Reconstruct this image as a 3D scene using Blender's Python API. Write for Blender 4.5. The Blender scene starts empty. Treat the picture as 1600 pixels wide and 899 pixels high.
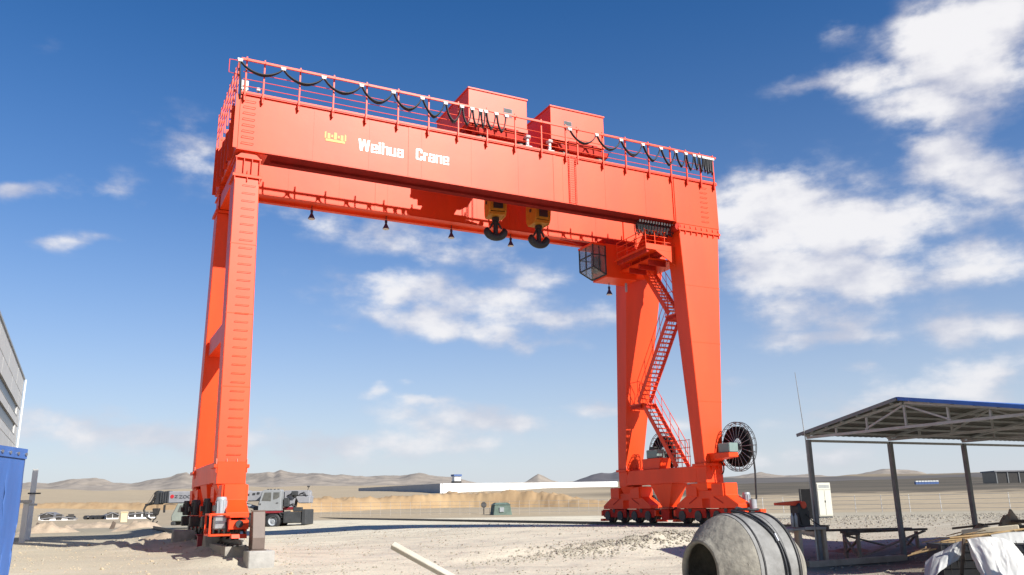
import bpy, bmesh, math, random
import numpy as np
from mathutils import Vector, Matrix, noise
random.seed(7)
sc = bpy.context.scene
R_ = math.radians

# ---------------------------------------------------------------- camera
CAM = Vector((-3.521, -26.712, 0.736))
RT = Vector((0.89390032, -0.44799352, -0.01562143)).normalized()
FW = Vector((0.43708098, 0.86333086, 0.25223013)).normalized()
UP = RT.cross(FW).normalized()
FPX = 1313.47
cd = bpy.data.cameras.new('camera')
cam = bpy.data.objects.new('camera', cd)
sc.collection.objects.link(cam)
cam.matrix_world = Matrix(((RT.x, UP.x, -FW.x, CAM.x), (RT.y, UP.y, -FW.y, CAM.y), (RT.z, UP.z, -FW.z, CAM.z), (0, 0, 0, 1)))
cd.sensor_width = 36.0
cd.lens = FPX / 1600 * 36
cd.clip_start = 0.1
cd.clip_end = 30000
sc.camera = cam

def ray(px, py):
    return FW + RT * ((px - 800) / FPX) - UP * ((py - 449.5) / FPX)
def at(px, py, d):
    """point on the sight line through a photo pixel, d metres deep"""
    return CAM + ray(px, py) * d
def azel(px, py):
    r = ray(px, py)
    return math.atan2(r.x, r.y), math.atan2(r.z, math.hypot(r.x, r.y))

# ---------------------------------------------------------------- sun, sky, exposure
SUN = Vector((0.39, -1.0, 0.715)).normalized()
SUN_EL = math.asin(SUN.z)
SUN_ROT = math.atan2(SUN.x, SUN.y)
sl = bpy.data.lights.new('sun', 'SUN')
sl.energy = 5.0
sl.angle = R_(0.5)
sl.color = (1.0, 0.968, 0.90)
sun = bpy.data.objects.new('sun', sl)
sc.collection.objects.link(sun)
sun.rotation_euler = SUN.to_track_quat('Z', 'Y').to_euler()
sun.location = (0, -40, 60)

sc.view_settings.view_transform = 'Standard'
sc.view_settings.look = 'None'
sc.view_settings.gamma = 1.0
sc.view_settings.exposure = 0.70
SKY_STRENGTH = 0.082

# clouds: (photo px x, y, half width, half height, tilt in degrees, weight); turned into azimuth/elevation of the dome
CLOUDS = [
    (1500, 70, 110, 85, -15, 1.15), (1340, 118, 120, 24, -10, .8), (1450, 160, 90, 40, 5, .9), (1580, 20, 90, 60, 0, 1.0),
    (1545, 265, 120, 50, 12, 1.0), (1470, 235, 70, 25, 10, .6), (1275, 335, 180, 56, 0, 1.1), (1210, 300, 110, 26, -4, .6), (1380, 385, 90, 30, -5, .6),
    (1310, 435, 135, 46, 6, 1.05), (1190, 410, 75, 70, 0, .75), (1545, 412, 110, 30, -8, .9), (1235, 490, 100, 26, 5, .75), (1295, 530, 85, 19, -3, .8),
    (1530, 510, 95, 26, -12, .8), (1535, 578, 90, 26, -6, .75), (1310, 45, 34, 34, 10, .42), (1340, 580, 30, 10, 0, .5), (1590, 340, 60, 30, 0, .6),
    (615, 445, 105, 26, 8, .85), (760, 478, 100, 32, 4, .72), (860, 500, 95, 20, 3, .72), (690, 505, 160, 24, 10, .62), (845, 440, 50, 16, 0, .5),
    (560, 355, 190, 26, 14, .62), (760, 400, 170, 26, 12, .5), (320, 250, 80, 48, 25, .6), (800, 530, 110, 14, 8, .5), (520, 510, 60, 10, 8, .3),
    (662, 632, 46, 10, 0, .75), (580, 618, 26, 9, 0, .65), (640, 608, 16, 7, 0, .4), (735, 655, 140, 24, 0, .75), (750, 702, 30, 9, 0, .6),
    (925, 638, 70, 14, 5, .7), (1050, 655, 60, 16, 0, .6), (110, 672, 150, 34, 5, .8), (300, 690, 180, 26, 0, .7), (420, 660, 60, 20, 0, .4), (600, 700, 220, 26, 0, .7),
    (35, 302, 52, 14, 5, .7), (150, 295, 62, 24, 0, .6), (88, 381, 46, 16, 0, .62), (150, 380, 36, 9, 0, .4), (90, 95, 60, 40, 0, .14),
    (1200, 650, 80, 18, 0, .4), (1340, 640, 120, 28, 0, .65), (1500, 605, 140, 22, 0, .6), (1200, 715, 160, 22, 0, .6), (1120, 590, 60, 14, 0, .3),
]
world = bpy.data.worlds.new('World')
sc.world = world
world.use_nodes = True
NT = world.node_tree
NT.nodes.clear()
def wn(t, **kw):
    n = NT.nodes.new(t)
    for k, v in kw.items(): setattr(n, k, v)
    return n
def wm(op, a, b=None, c=None):
    n = wn('ShaderNodeMath', operation=op)
    for i, v in enumerate((a, b, c)):
        if v is None: continue
        if isinstance(v, (int, float)): n.inputs[i].default_value = v
        else: NT.links.new(v, n.inputs[i])
    return n.outputs[0]
def wmap(v, a, b, c=0., d=1.):
    n = wn('ShaderNodeMapRange', interpolation_type='SMOOTHSTEP')
    NT.links.new(v, n.inputs[0])
    for i, q in enumerate((a, b, c, d)): n.inputs[i + 1].default_value = q
    return n.outputs[0]
tc = wn('ShaderNodeTexCoord')
sep = wn('ShaderNodeSeparateXYZ'); NT.links.new(tc.outputs['Generated'], sep.inputs[0])
AZ = wm('ARCTAN2', sep.outputs[0], sep.outputs[1])
EL = wm('ARCSINE', sep.outputs[2])
sky = wn('ShaderNodeTexSky', sky_type='NISHITA')
sky.sun_disc = False
sky.sun_elevation = SUN_EL
sky.sun_rotation = SUN_ROT
sky.altitude = 1300
sky.air_density = 1.0
sky.dust_density = 0.6
sky.ozone_density = 2.2
# domain warped a little so that cloud edges are ragged
cv = wn('ShaderNodeCombineXYZ'); NT.links.new(AZ, cv.inputs[0])
NT.links.new(wm('MULTIPLY', EL, 1.7), cv.inputs[1])
wz = wn('ShaderNodeTexNoise'); wz.inputs['Scale'].default_value = 9; wz.inputs['Detail'].default_value = 4
NT.links.new(cv.outputs[0], wz.inputs['Vector'])
ws = wn('ShaderNodeSeparateColor'); NT.links.new(wz.outputs['Color'], ws.inputs[0])
AZW = wm('ADD', AZ, wm('MULTIPLY', wm('SUBTRACT', ws.outputs[0], .5), .085))
ELW = wm('ADD', EL, wm('MULTIPLY', wm('SUBTRACT', ws.outputs[1], .5), .055))
total = None
for (px, py, sx, sy, tilt, wgt) in CLOUDS:
    a0, e0 = azel(px, py)
    ax, ex = azel(px + 10, py); ay, ey = azel(px, py + 10)
    kx = math.hypot((ax - a0), ex - e0) / 10; ky = math.hypot((ay - a0), ey - e0) / 10
    t = R_(-tilt) + math.atan2(ex - e0, ax - a0)
    da = wm('SUBTRACT', AZW, a0); de = wm('SUBTRACT', ELW, e0)
    u = wm('MULTIPLY', wm('ADD', wm('MULTIPLY', da, math.cos(t)), wm('MULTIPLY', de, math.sin(t))), 1 / (sx * kx))
    v = wm('MULTIPLY', wm('SUBTRACT', wm('MULTIPLY', de, math.cos(t)), wm('MULTIPLY', da, math.sin(t))), 1 / (sy * ky))
    q = wm('ADD', wm('MULTIPLY', u, u), wm('MULTIPLY', v, v))
    g = wm('MULTIPLY', wm('EXPONENT', wm('MULTIPLY', q, -0.8)), wgt)
    total = g if total is None else wm('MAXIMUM', total, wm('ADD', wm('MULTIPLY', total, .75), g)) if False else wm('ADD', wm('MAXIMUM', total, g), wm('MULTIPLY', wm('MINIMUM', total, g), .35))
n1 = wn('ShaderNodeTexNoise'); n1.inputs['Scale'].default_value = 15; n1.inputs['Detail'].default_value = 12; n1.inputs['Roughness'].default_value = .58
NT.links.new(cv.outputs[0], n1.inputs['Vector'])
# streaky noise for the thin parts, scattered light clouds in the rest of the dome
mp = wn('ShaderNodeMapping'); mp.inputs['Rotation'].default_value = (0, 0, R_(-16)); mp.inputs['Scale'].default_value = (6, 26, 1)
NT.links.new(cv.outputs[0], mp.inputs[0])
n2 = wn('ShaderNodeTexNoise'); n2.inputs['Scale'].default_value = 1; n2.inputs['Detail'].default_value = 6
NT.links.new(mp.outputs[0], n2.inputs['Vector'])
base = wm('MULTIPLY', wm('SUBTRACT', n2.outputs[0], .54), .42)
dens = wm('ADD', total, wm('MULTIPLY', wm('MULTIPLY', wm('SUBTRACT', n1.outputs[0], .5), 1.75), wmap(total, -.05, .55, .35, 1.)))
dens = wm('ADD', dens, base)
cover = wmap(dens, .12, .92)
# sunlit white crown, greyer body: second noise sample a little towards the sun
n3 = wn('ShaderNodeTexNoise'); n3.inputs['Scale'].default_value = 10; n3.inputs['Detail'].default_value = 5
mp3 = wn('ShaderNodeMapping'); mp3.inputs['Location'].default_value = (.02, .03, 2.0)
NT.links.new(cv.outputs[0], mp3.inputs[0]); NT.links.new(mp3.outputs[0], n3.inputs['Vector'])
lit = wmap(wm('ADD', wm('MULTIPLY', n3.outputs[0], .9), wm('MULTIPLY', dens, .22)), .42, .74)
cc = wn('ShaderNodeMix', data_type='RGBA')
cc.inputs[6].default_value = (.385, .38, .43, 1); cc.inputs[7].default_value = (.60, .59, .595, 1)
NT.links.new(lit, cc.inputs[0])
hs = wn('ShaderNodeHueSaturation'); hs.inputs['Saturation'].default_value = 1.50; hs.inputs['Hue'].default_value = .506; hs.inputs['Value'].default_value = 1.0
NT.links.new(sky.outputs[0], hs.inputs['Color'])
skm = wn('ShaderNodeVectorMath', operation='SCALE'); skm.inputs['Scale'].default_value = SKY_STRENGTH
NT.links.new(hs.outputs[0], skm.inputs[0])
# pale air low over the steppe
hz = wm('MULTIPLY', wm('EXPONENT', wm('MULTIPLY', wm('MAXIMUM', EL, 0.0), -5.9)), .93)
hm = wn('ShaderNodeMix', data_type='RGBA'); hm.inputs[7].default_value = (.395, .415, .46, 1)
NT.links.new(hz, hm.inputs[0]); NT.links.new(skm.outputs[0], hm.inputs[6])
cover = wm('MULTIPLY', cover, wm('ADD', .66, wm('MULTIPLY', lit, .28)))
mx = wn('ShaderNodeMix', data_type='RGBA')
NT.links.new(cover, mx.inputs[0]); NT.links.new(hm.outputs[2], mx.inputs[6]); NT.links.new(cc.outputs[2], mx.inputs[7])
hm2 = wn('ShaderNodeMix', data_type='RGBA'); hm2.inputs[7].default_value = (.395, .415, .46, 1)
NT.links.new(wm('MULTIPLY', hz, .62), hm2.inputs[0]); NT.links.new(mx.outputs[2], hm2.inputs[6])
bg = wn('ShaderNodeBackground'); bg.inputs['Strength'].default_value = 1.0
NT.links.new(hm2.outputs[2], bg.inputs['Color'])
wo = wn('ShaderNodeOutputWorld'); NT.links.new(bg.outputs[0], wo.inputs[0])

# ---------------------------------------------------------------- materials
def srgb(r, g, b):
    return tuple(((c / 255) / 12.92 if c / 255 <= .04045 else ((c / 255 + .055) / 1.055) ** 2.4) for c in (r, g, b))
def pm(name, col, rough=.6, var=.15, scale=3., bump=0., bscale=40., metal=0., spec=.5, col2=None, streak=False, coat=0., alpha=1., trans=0.):
    m = bpy.data.materials.new(name); m.use_nodes = True
    nt = m.node_tree; b = nt.nodes['Principled BSDF']
    b.inputs['Roughness'].default_value = rough; b.inputs['Metallic'].default_value = metal
    b.inputs['Specular IOR Level'].default_value = spec
    if coat: b.inputs['Coat Weight'].default_value = coat; b.inputs['Coat Roughness'].default_value = .25
    if trans: b.inputs['Transmission Weight'].default_value = trans
    t = nt.nodes.new('ShaderNodeTexCoord'); mpn = nt.nodes.new('ShaderNodeMapping')
    mpn.inputs['Scale'].default_value = (scale, scale, scale * (.18 if streak else 1))
    nt.links.new(t.outputs['Object'], mpn.inputs[0])
    n = nt.nodes.new('ShaderNodeTexNoise'); n.inputs['Scale'].default_value = 1; n.inputs['Detail'].default_value = 7; n.inputs['Roughness'].default_value = .62
    nt.links.new(mpn.outputs[0], n.inputs['Vector'])
    mr = nt.nodes.new('ShaderNodeMapRange'); mr.inputs[1].default_value = .3; mr.inputs[2].default_value = .7
    nt.links.new(n.outputs[0], mr.inputs[0])
    mix = nt.nodes.new('ShaderNodeMix'); mix.data_type = 'RGBA'
    c2 = col2 if col2 else tuple(min(1, c * (1 + var)) for c in col)
    c1 = col if col2 else tuple(c * (1 - var) for c in col)
    mix.inputs[6].default_value = (*c1, 1); mix.inputs[7].default_value = (*c2, 1)
    nt.links.new(mr.outputs[0], mix.inputs[0]); nt.links.new(mix.outputs[2], b.inputs['Base Color'])
    if bump:
        bn = nt.nodes.new('ShaderNodeTexNoise'); bn.inputs['Scale'].default_value = bscale; bn.inputs['Detail'].default_value = 6
        nt.links.new(t.outputs['Object'], bn.inputs['Vector'])
        bp = nt.nodes.new('ShaderNodeBump'); bp.inputs['Strength'].default_value = bump; bp.inputs['Distance'].default_value = .02
        nt.links.new(bn.outputs[0], bp.inputs['Height']); nt.links.new(bp.outputs[0], b.inputs['Normal'])
    return m
M = {}
M['red'] = pm('orange_red_paint', (.80, .058, .008), .43, .17, .6, .16, 1.1, spec=.32, streak=True)
M['red_dull'] = pm('dull_red_paint', (.42, .022, .010), .65, .25, 3., .1, 12, spec=.2)  # darker, rougher red than the main paint
M['black'] = pm('black_rubber', (.018, .018, .02), .55, .3, 8.)
M['iron'] = pm('dark_iron', (.05, .047, .045), .5, .35, 6., .15, 30, metal=.4)
M['steel'] = pm('worn_steel', (.42, .42, .42), .35, .2, 6., .08, 30, metal=.9)
M['grey'] = pm('grey_paint', (.29, .31, .33), .45, .12, 4.)
M['greenbox'] = pm('grey_green_enamel', (.17, .235, .215), .45, .1, 4.)
M['white'] = pm('white_paint', (.62, .62, .60), .5, .05, 2.)
M['letter'] = pm('white_letter_paint', (.88, .88, .88), .45, .03, 4.)
M['yellow'] = pm('yellow_paint', (.42, .16, .015), .6, .2, 5., spec=.2, col2=(.52, .22, .025))
M['emblem'] = pm('faded_yellow_paint', (.80, .30, .05), .5, .1, 6.)
M['lamp'] = pm('dark_blue_lamp_housing', (.03, .035, .09), .4, .2, 8.)
M['lampglass'] = pm('lamp_lens', (.55, .5, .45), .2, .05, 8.)
M['glass'] = pm('dusty_cab_glass', (.10, .10, .09), .08, .3, 4., spec=.8)
M['sheet'] = pm('window_glass_grey', (.28, .30, .31), .15, .15, 4., spec=.7)
M['conc'] = pm('concrete', (.33, .315, .29), .9, .22, 3., .4, 25)
M['conc2'] = pm('rough_cement', (.26, .24, .21), .95, .25, 4., .5, 30)
M['brown'] = pm('brown_painted_steel', (.115, .080, .064), .55, .12, 3., .05, 20)
M['galv'] = pm('galvanised_tube', (.34, .35, .35), .45, .15, 6., metal=.35)
M['postgrey'] = pm('grey_primer_post', (.16, .165, .165), .55, .2, 5.)
M['bluesheet'] = pm('blue_roof_sheet', (.015, .11, .42), .35, .12, 3.)
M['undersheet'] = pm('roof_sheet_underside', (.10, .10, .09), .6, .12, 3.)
M['drum'] = pm('cement_caked_drum', (.30, .275, .225), .9, .2, 4.5, .8, 16, col2=(.13, .118, .10))
M['drumblue'] = pm('bare_grey_drum_steel', (.25, .245, .235), .7, .2, 3.4, .45, 18, col2=(.125, .12, .11))
M['wood'] = pm('weathered_timber', (.46, .38, .29), .85, .25, 4., .3, 30, col2=(.34, .27, .2))
M['darkwood'] = pm('dark_old_timber', (.105, .078, .06), .9, .3, 5., .3, 25)
M['bamboo'] = pm('dry_bamboo', (.50, .36, .17), .7, .3, 6., .2, 20, col2=(.34, .20, .10))
M['cloth'] = pm('white_tarpaulin', (.56, .55, .52), .75, .08, 3., .15, 12)
M['cloth2'] = pm('grey_tarpaulin', (.40, .40, .39), .8, .12, 3., .15, 12)
M['tarp'] = pm('blue_tarpaulin', (.050, .115, .32), .42, .25, 2.2, .25, 5., streak=True)
M['cladding'] = pm('grey_wall_cladding', (.50, .49, .47), .6, .06, 1.2, .04, 8.)
M['slot'] = pm('dark_window_strip', (.05, .045, .04), .3, .2, 2.)
M['cabinet'] = pm('cream_enamel_cabinet', (.50, .49, .42), .4, .04, 2.)
M['truckgrey'] = pm('light_grey_truck_paint', (.25, .26, .265), .4, .08, 2., .05, 10)
M['boomgrey'] = pm('boom_grey_paint', (.25, .25, .265), .5, .12, 2.)
M['cabgreen'] = pm('pale_cab_paint', (.25, .275, .24), .4, .08, 2.)
M['chassis'] = pm('dark_chassis', (.032, .034, .036), .6, .3, 3.)
M['stripe'] = pm('maroon_stripe', (.20, .012, .02), .5, .1, 3.)
M['logo'] = pm('red_logo', (.45, .02, .03), .5, .1, 3.)
M['ink'] = pm('dark_letter_paint', (.06, .06, .07), .5, .1, 3.)
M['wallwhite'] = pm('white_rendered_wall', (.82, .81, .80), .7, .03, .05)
M['sidewall'] = pm('shaded_white_wall', (.36, .36, .355), .8, .1, .05)  # side of the white wall, its shade put into the grey
M['roofgrey'] = pm('dark_roof', (.16, .16, .17), .7, .15, 1.)
M['brick'] = pm('dull_wall', (.42, .37, .32), .8, .15, .5)
M['tent'] = pm('green_canvas', (.10, .14, .115), .85, .25, 2., .3, 6)
M['bank'] = pm('ochre_spoil', (.40, .275, .145), .95, .2, .22, .6, 1.2, col2=(.30, .19, .095))
M['mud'] = pm('dirt_heap', (.36, .28, .20), .95, .25, 1.5, .7, 6.)
M['hill'] = pm('dry_hill', (.36, .30, .235), .95, .2, .016, .0, 1., col2=(.17, .145, .12))
M['darkhill'] = pm('dark_hill', (.105, .095, .10), .95, .25, .004, .0, 1.)
M['farblue'] = pm('blue_site_hoarding', (.05, .10, .25), .6, .2, .3)
M['matt'] = pm('matt_black_sheet', (.014, .014, .015), .95, .2, 4., spec=.05)
M['red_dark'] = pm('dark_red', (.22, .012, .008), .8, .2, 2., .05, 8, spec=.1)
M['spoke'] = pm('grey_spoke_paint', (.34, .35, .36), .6, .1, 4., spec=.2)
M['hwin'] = pm('dull_pane', (.20, .21, .22), .5, .3, 6., spec=.15)
M['cabglass'] = pm('clear_cab_glass', (.30, .31, .31), .06, .2, 4., spec=.6)
M['cabglass'].node_tree.nodes['Principled BSDF'].inputs['Alpha'].default_value = .26
M['orange'] = pm('orange_machine_paint', (.62, .06, .02), .5, .1, 3.)

# ---------------------------------------------------------------- mesh helpers
def link(o): sc.collection.objects.link(o); return o
def tag(o, label=None, cat=None, group=None, kind=None):
    if label: o['label'] = label
    if cat: o['category'] = cat
    if group: o['group'] = group
    if kind: o['kind'] = kind
    return o
def thing(name, label, cat, loc=(0, 0, 0), group=None, rotz=0):
    o = bpy.data.objects.new(name, None); link(o); o.empty_display_size = .3
    o.location = loc; o.rotation_euler = (0, 0, rotz)
    return tag(o, label, cat, group)
def root_of(o):
    while o.parent: o = o.parent
    return o
class MB:
    """collects faces; build() links them as ONE mesh object. Coordinates are those of the world, less the thing's own place when it has one."""
    def __init__(s): s.v = []; s.f = []; s.mi = []; s.sm = []
    def add(s, vs, fs, mi=0, smooth=False):
        o = len(s.v); s.v += [tuple(q) for q in vs]
        for f in fs: s.f.append(tuple(i + o for i in f)); s.mi.append(mi); s.sm.append(smooth)
        return s
    def box(s, x0, x1, y0, y1, z0, z1, mi=0):
        v = [(x, y, z) for z in (z0, z1) for y in (y0, y1) for x in (x0, x1)]
        return s.add(v, [(0, 2, 3, 1), (4, 5, 7, 6), (0, 1, 5, 4), (2, 6, 7, 3), (0, 4, 6, 2), (1, 3, 7, 5)], mi)
    def hexa(s, bot, top, mi=0):
        """bot, top: four corners each, anticlockwise from above"""
        return s.add(list(bot) + list(top), [(3, 2, 1, 0), (4, 5, 6, 7), (0, 1, 5, 4), (1, 2, 6, 5), (2, 3, 7, 6), (3, 0, 4, 7)], mi)
    def bar(s, p, q, w, h, up=(0, 0, 1), mi=0):
        p = Vector(p); q = Vector(q); d = (q - p).normalized(); up = Vector(up)
        if abs(d.dot(up)) > .98: up = Vector((1, 0, 0))
        a = d.cross(up).normalized(); b = a.cross(d).normalized(); a *= w / 2; b *= h / 2
        return s.hexa([p - a - b, p + a - b, q + a - b, q - a - b], [p - a + b, p + a + b, q + a + b, q - a + b], mi)
    def tube(s, pts, r, n=8, mi=0, cap=True):
        pts = [Vector(p) for p in pts]; rs = r if isinstance(r, (list, tuple)) else [r] * len(pts)
        vs = []; ref = None
        for i, p in enumerate(pts):
            d = (pts[min(i + 1, len(pts) - 1)] - pts[max(i - 1, 0)]).normalized()
            if ref is None:
                ref = Vector((0, 0, 1)) if abs(d.z) < .9 else Vector((1, 0, 0))
            a = d.cross(ref).normalized(); b = a.cross(d).normalized(); ref = b
            for k in range(n):
                t = 2 * math.pi * k / n; vs.append(p + (a * math.cos(t) + b * math.sin(t)) * rs[i])
        fs = [(i * n + k, i * n + (k + 1) % n, (i + 1) * n + (k + 1) % n, (i + 1) * n + k) for i in range(len(pts) - 1) for k in range(n)]
        s.add(vs, fs, mi, True)
        if cap:
            m = len(pts)
            s.add(vs[:n], [tuple(range(n - 1, -1, -1))], mi); s.add(vs[(m - 1) * n:], [tuple(range(n))], mi)
        return s
    def lathe(s, prof, c, ax, n=24, mi=0, smooth=True, a0=0., a1=2 * math.pi):
        """prof: (distance along the axis, radius)"""
        c = Vector(c); ax = Vector(ax).normalized()
        u = ax.cross(Vector((0, 0, 1)) if abs(ax.z) < .9 else Vector((1, 0, 0))).normalized(); w = ax.cross(u)
        full = abs(a1 - a0 - 2 * math.pi) < 1e-6; m = n if full else n + 1
        vs = [c + ax * d + (u * math.cos(a0 + (a1 - a0) * k / n) + w * math.sin(a0 + (a1 - a0) * k / n)) * r for d, r in prof for k in range(m)]
        fs = [(i * m + k, (i + 1) * m + k, (i + 1) * m + (k + 1) % m, i * m + (k + 1) % m) for i in range(len(prof) - 1) for k in range(n)]
        return s.add(vs, fs, mi, smooth)
    def cyl(s, p, q, r0, r1=None, n=16, mi=0):
        r1 = r0 if r1 is None else r1; p = Vector(p); q = Vector(q); L = (q - p).length
        s.lathe([(0, r0), (L, r1)], p, q - p, n, mi)
        s.lathe([(0, 0.0005), (0, r0)], p, q - p, n, mi, False); s.lathe([(L, r1), (L, 0.0005)], p, q - p, n, mi, False)
        return s
    def prism(s, poly, fn, a, b, mi=0):
        """poly in 2D, fn(u, v, t) -> point; runs from t=a to t=b"""
        n = len(poly); vs = [fn(u, v, a) for u, v in poly] + [fn(u, v, b) for u, v in poly]
        fs = [tuple(range(n - 1, -1, -1)), tuple(range(n, 2 * n))] + [(i, (i + 1) % n, n + (i + 1) % n, n + i) for i in range(n)]
        return s.add(vs, fs, mi)
    def build(s, name, mats, parent=None, bevel=0., solid=0., local=False):
        me = bpy.data.meshes.new(name)
        off = root_of(parent).location if (parent and not local) else Vector((0, 0, 0))
        me.from_pydata([(x - off.x, y - off.y, z - off.z) for x, y, z in s.v], [], s.f)
        if not isinstance(mats, (list, tuple)): mats = [mats]
        for m in mats: me.materials.append(m)
        me.polygons.foreach_set('material_index', s.mi); me.polygons.foreach_set('use_smooth', s.sm)
        bm = bmesh.new(); bm.from_mesh(me)
        if not any(s.sm): bmesh.ops.recalc_face_normals(bm, faces=bm.faces)
        bm.to_mesh(me); bm.free(); me.update()
        o = bpy.data.objects.new(name, me); link(o)
        if parent: o.parent = parent
        if solid:
            k = o.modifiers.new('solid', 'SOLIDIFY'); k.thickness = solid; k.offset = 0
        if bevel:
            k = o.modifiers.new('bevel', 'BEVEL'); k.width = bevel; k.segments = 1; k.limit_method = 'ANGLE'; k.angle_limit = R_(35)
        return o
def single(o, label, cat, group=None, kind=None):
    """a one-mesh thing: give it its own origin at the foot of its bounds"""
    me = o.data; n = len(me.vertices); c = np.empty(n * 3); me.vertices.foreach_get('co', c); c = c.reshape(-1, 3)
    b = Vector(((c[:, 0].min() + c[:, 0].max()) / 2, (c[:, 1].min() + c[:, 1].max()) / 2, c[:, 2].min()))
    me.transform(Matrix.Translation(-b)); o.location = b
    return tag(o, label, cat, group, kind)
def inst(o, loc, parent=None, kids=True):
    """copy of an object (and its sub-parts) sharing mesh data"""
    c = o.copy(); link(c); c.parent = parent or o.parent; c.location = Vector(loc)
    if kids:
        for ch in o.children:
            k = ch.copy(); link(k); k.parent = c
            for g in ch.children:
                h = g.copy(); link(h); h.parent = k
    return c
def copy_tree(o, parent=None):
    c = o.copy(); link(c); c.parent = parent
    for ch in list(o.children): copy_tree(ch, c)
    return c
def text_mesh(body, size, fat, sx, depth=.01):
    cu = bpy.data.curves.new('t', 'FONT'); cu.body = body; cu.size = size; cu.offset = fat; cu.extrude = depth / 2; cu.resolution_u = 3
    to = bpy.data.objects.new('t', cu); link(to)
    bpy.context.view_layer.update()
    me = bpy.data.meshes.new_from_object(to.evaluated_get(bpy.context.evaluated_depsgraph_get()))
    bpy.data.objects.remove(to); me.transform(Matrix.Diagonal((sx, 1, 1, 1)))
    return me
def fit_text(me, x0, x1, z0, z1):
    """scale a flat text mesh into a rectangle of the XY plane"""
    n = len(me.vertices); c = np.empty(n * 3); me.vertices.foreach_get('co', c); c = c.reshape(-1, 3)
    a = c.min(0); b = c.max(0)
    c[:, 0] = x0 + (c[:, 0] - a[0]) / (b[0] - a[0]) * (x1 - x0); c[:, 1] = z0 + (c[:, 1] - a[1]) / (b[1] - a[1]) * (z1 - z0)
    me.vertices.foreach_set('co', c.ravel()); me.update(); return me
def fbm(x, y, z=0., o=4):
    return noise.fractal(Vector((x, y, z)), 1.0, 2.0, o)
def sstep(x, a, b):
    t = min(1, max(0, (x - a) / (b - a))); return t * t * (3 - 2 * t)

# ---------------------------------------------------------------- ground
DT = [0, 12, 20, 28, 40, 55, 65, 80, 110, 160, 300, 700, 1500, 3000, 9000]
ZR = [-.95, -.93, -.85, -.55, -.48, -.46, -.36, -.10, .42, 1.8, 5.2, 15, 37, 78, 170]
DL = [0, 12, 20, 28, 40, 60, 110, 300, 345, 400, 480, 700, 1500, 3000, 9000]
ZL = [-.95, -.93, -.8, -.5, -.45, -.38, -.32, -.25, .6, 4.5, 7.5, 11, 32, 72, 170]
def pxa(x, y):
    """bearing expressed as photo column"""
    a = math.atan2(x - CAM.x, y - CAM.y) - .469
    a = max(-1.3, min(1.3, a)); return 800 + FPX * math.tan(a)
def ground(x, y):
    d = math.hypot(x - CAM.x, y - CAM.y); p = pxa(x, y)
    wl = sstep(p, 230, 470)
    z = (1 - wl) * np.interp(d, DL, ZL) + wl * np.interp(d, DT, ZR)
    w = sstep(x, 4, 17) * sstep(d, 20, 32) * (1 - sstep(d, 75, 100))
    w *= 1 - sstep(p, 1150, 1300) * (1 - sstep(d, 32, 46))
    z = z * (1 - w) + (-.13) * w
    if 10 < d < 120: z += .05 * fbm(x * .35, y * .35, 3) * (1 - w) * (.35 if p < 520 else 1)
    if d < 60:
        # low gravel heap in front of the right-hand bogies, ridge left of the rails
        z += .30 * math.exp(-((x - 12.2) / 2.6) ** 2 - ((y + 5.2) / .9) ** 2) * (1 + .5 * fbm(x * 2, y * 2))
        z += .18 * math.exp(-((x - 7.0) / 3.5) ** 2 - ((y + 4.0) / .5) ** 2) * (1 + .5 * fbm(x * 2, y * 2))
        z += .22 * math.exp(-((x + 1.9) / 1.5) ** 2 - ((y - 7) / 3.) ** 2) * (1 + .8 * fbm(x * 1.5, y * 1.5, 9))
        z += (.25 + .10 * fbm(x * .9, y * .5, 11)) * math.exp(-((x - .4) / 1.1) ** 2) * sstep(y, -3.3, -1.9) * (1 - sstep(y, 30, 40))
        z += .06 * math.exp(-((x - 19) / 4.2) ** 2 - ((y + 6.0) / 1.6) ** 2) - .10 * math.exp(-((x - 14.5) / 2.4) ** 2 - ((y + 10.8) / 1.6) ** 2)
    if d > 300: z += (d - 300) * .004 * fbm(x * .004, y * .004, 1)
    return z
azs = list(np.radians(np.concatenate([np.arange(-180, -20, 4.), np.arange(-20, 75, .33), np.arange(75, 180, 4.)])))
rad = list(np.concatenate([[.3, 3, 6, 9], np.geomspace(11, 90, 150), np.geomspace(92, 9000, 90)]))
gv = []; gc = []
for r in rad:
    for a in azs:
        x = CAM.x + r * math.sin(a); y = CAM.y + r * math.cos(a); z = ground(x, y); gv.append((x, y, z))
        p = pxa(x, y) if math.cos(a - .469) > .2 else 2200
        n = fbm(x * .12, y * .12, 5)
        # which soil lies here: R pale trodden gravel, G ochre earth, B dark slope, painted shelter shade
        pale = sstep(p + 90 * n, 250, 460) * (1 - sstep(r, 72, 80)) * (1 - .75 * sstep(p + 60 * n - 1.2 * r, 1010, 1230))
        dark = sstep(p + 140 * fbm(x * .006, y * .006), 880, 1130) * sstep(r + 30 * n, 150, 200) * (1 - .55 * sstep(r, 500, 2500))
        dark = max(dark, .97 * math.exp(-(((x - 16.5) / 5.5) ** 4) - ((y + 11.2) / 2.5) ** 4))  # shade on the shelter floor, painted into the ground colour
        och = sstep(r, 76, 84) * (1 - sstep(r, 200, 420)) + .55 * (1 - sstep(p, 250, 420)) * (1 - sstep(r, 30, 70))
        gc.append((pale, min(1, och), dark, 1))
na = len(azs)
gf = [(i * na + k, i * na + (k + 1) % na, (i + 1) * na + (k + 1) % na, (i + 1) * na + k) for i in range(len(rad) - 1) for k in range(na)]
gf.append(tuple(range(na)))
gm = bpy.data.meshes.new('ground'); gm.from_pydata(gv, [], gf)
gm.polygons.foreach_set('use_smooth', [True] * len(gm.polygons))
ca = gm.color_attributes.new('soil_shade', 'FLOAT_COLOR', 'POINT'); ca.data.foreach_set('color', np.array(gc, dtype=np.float32).ravel())
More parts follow.
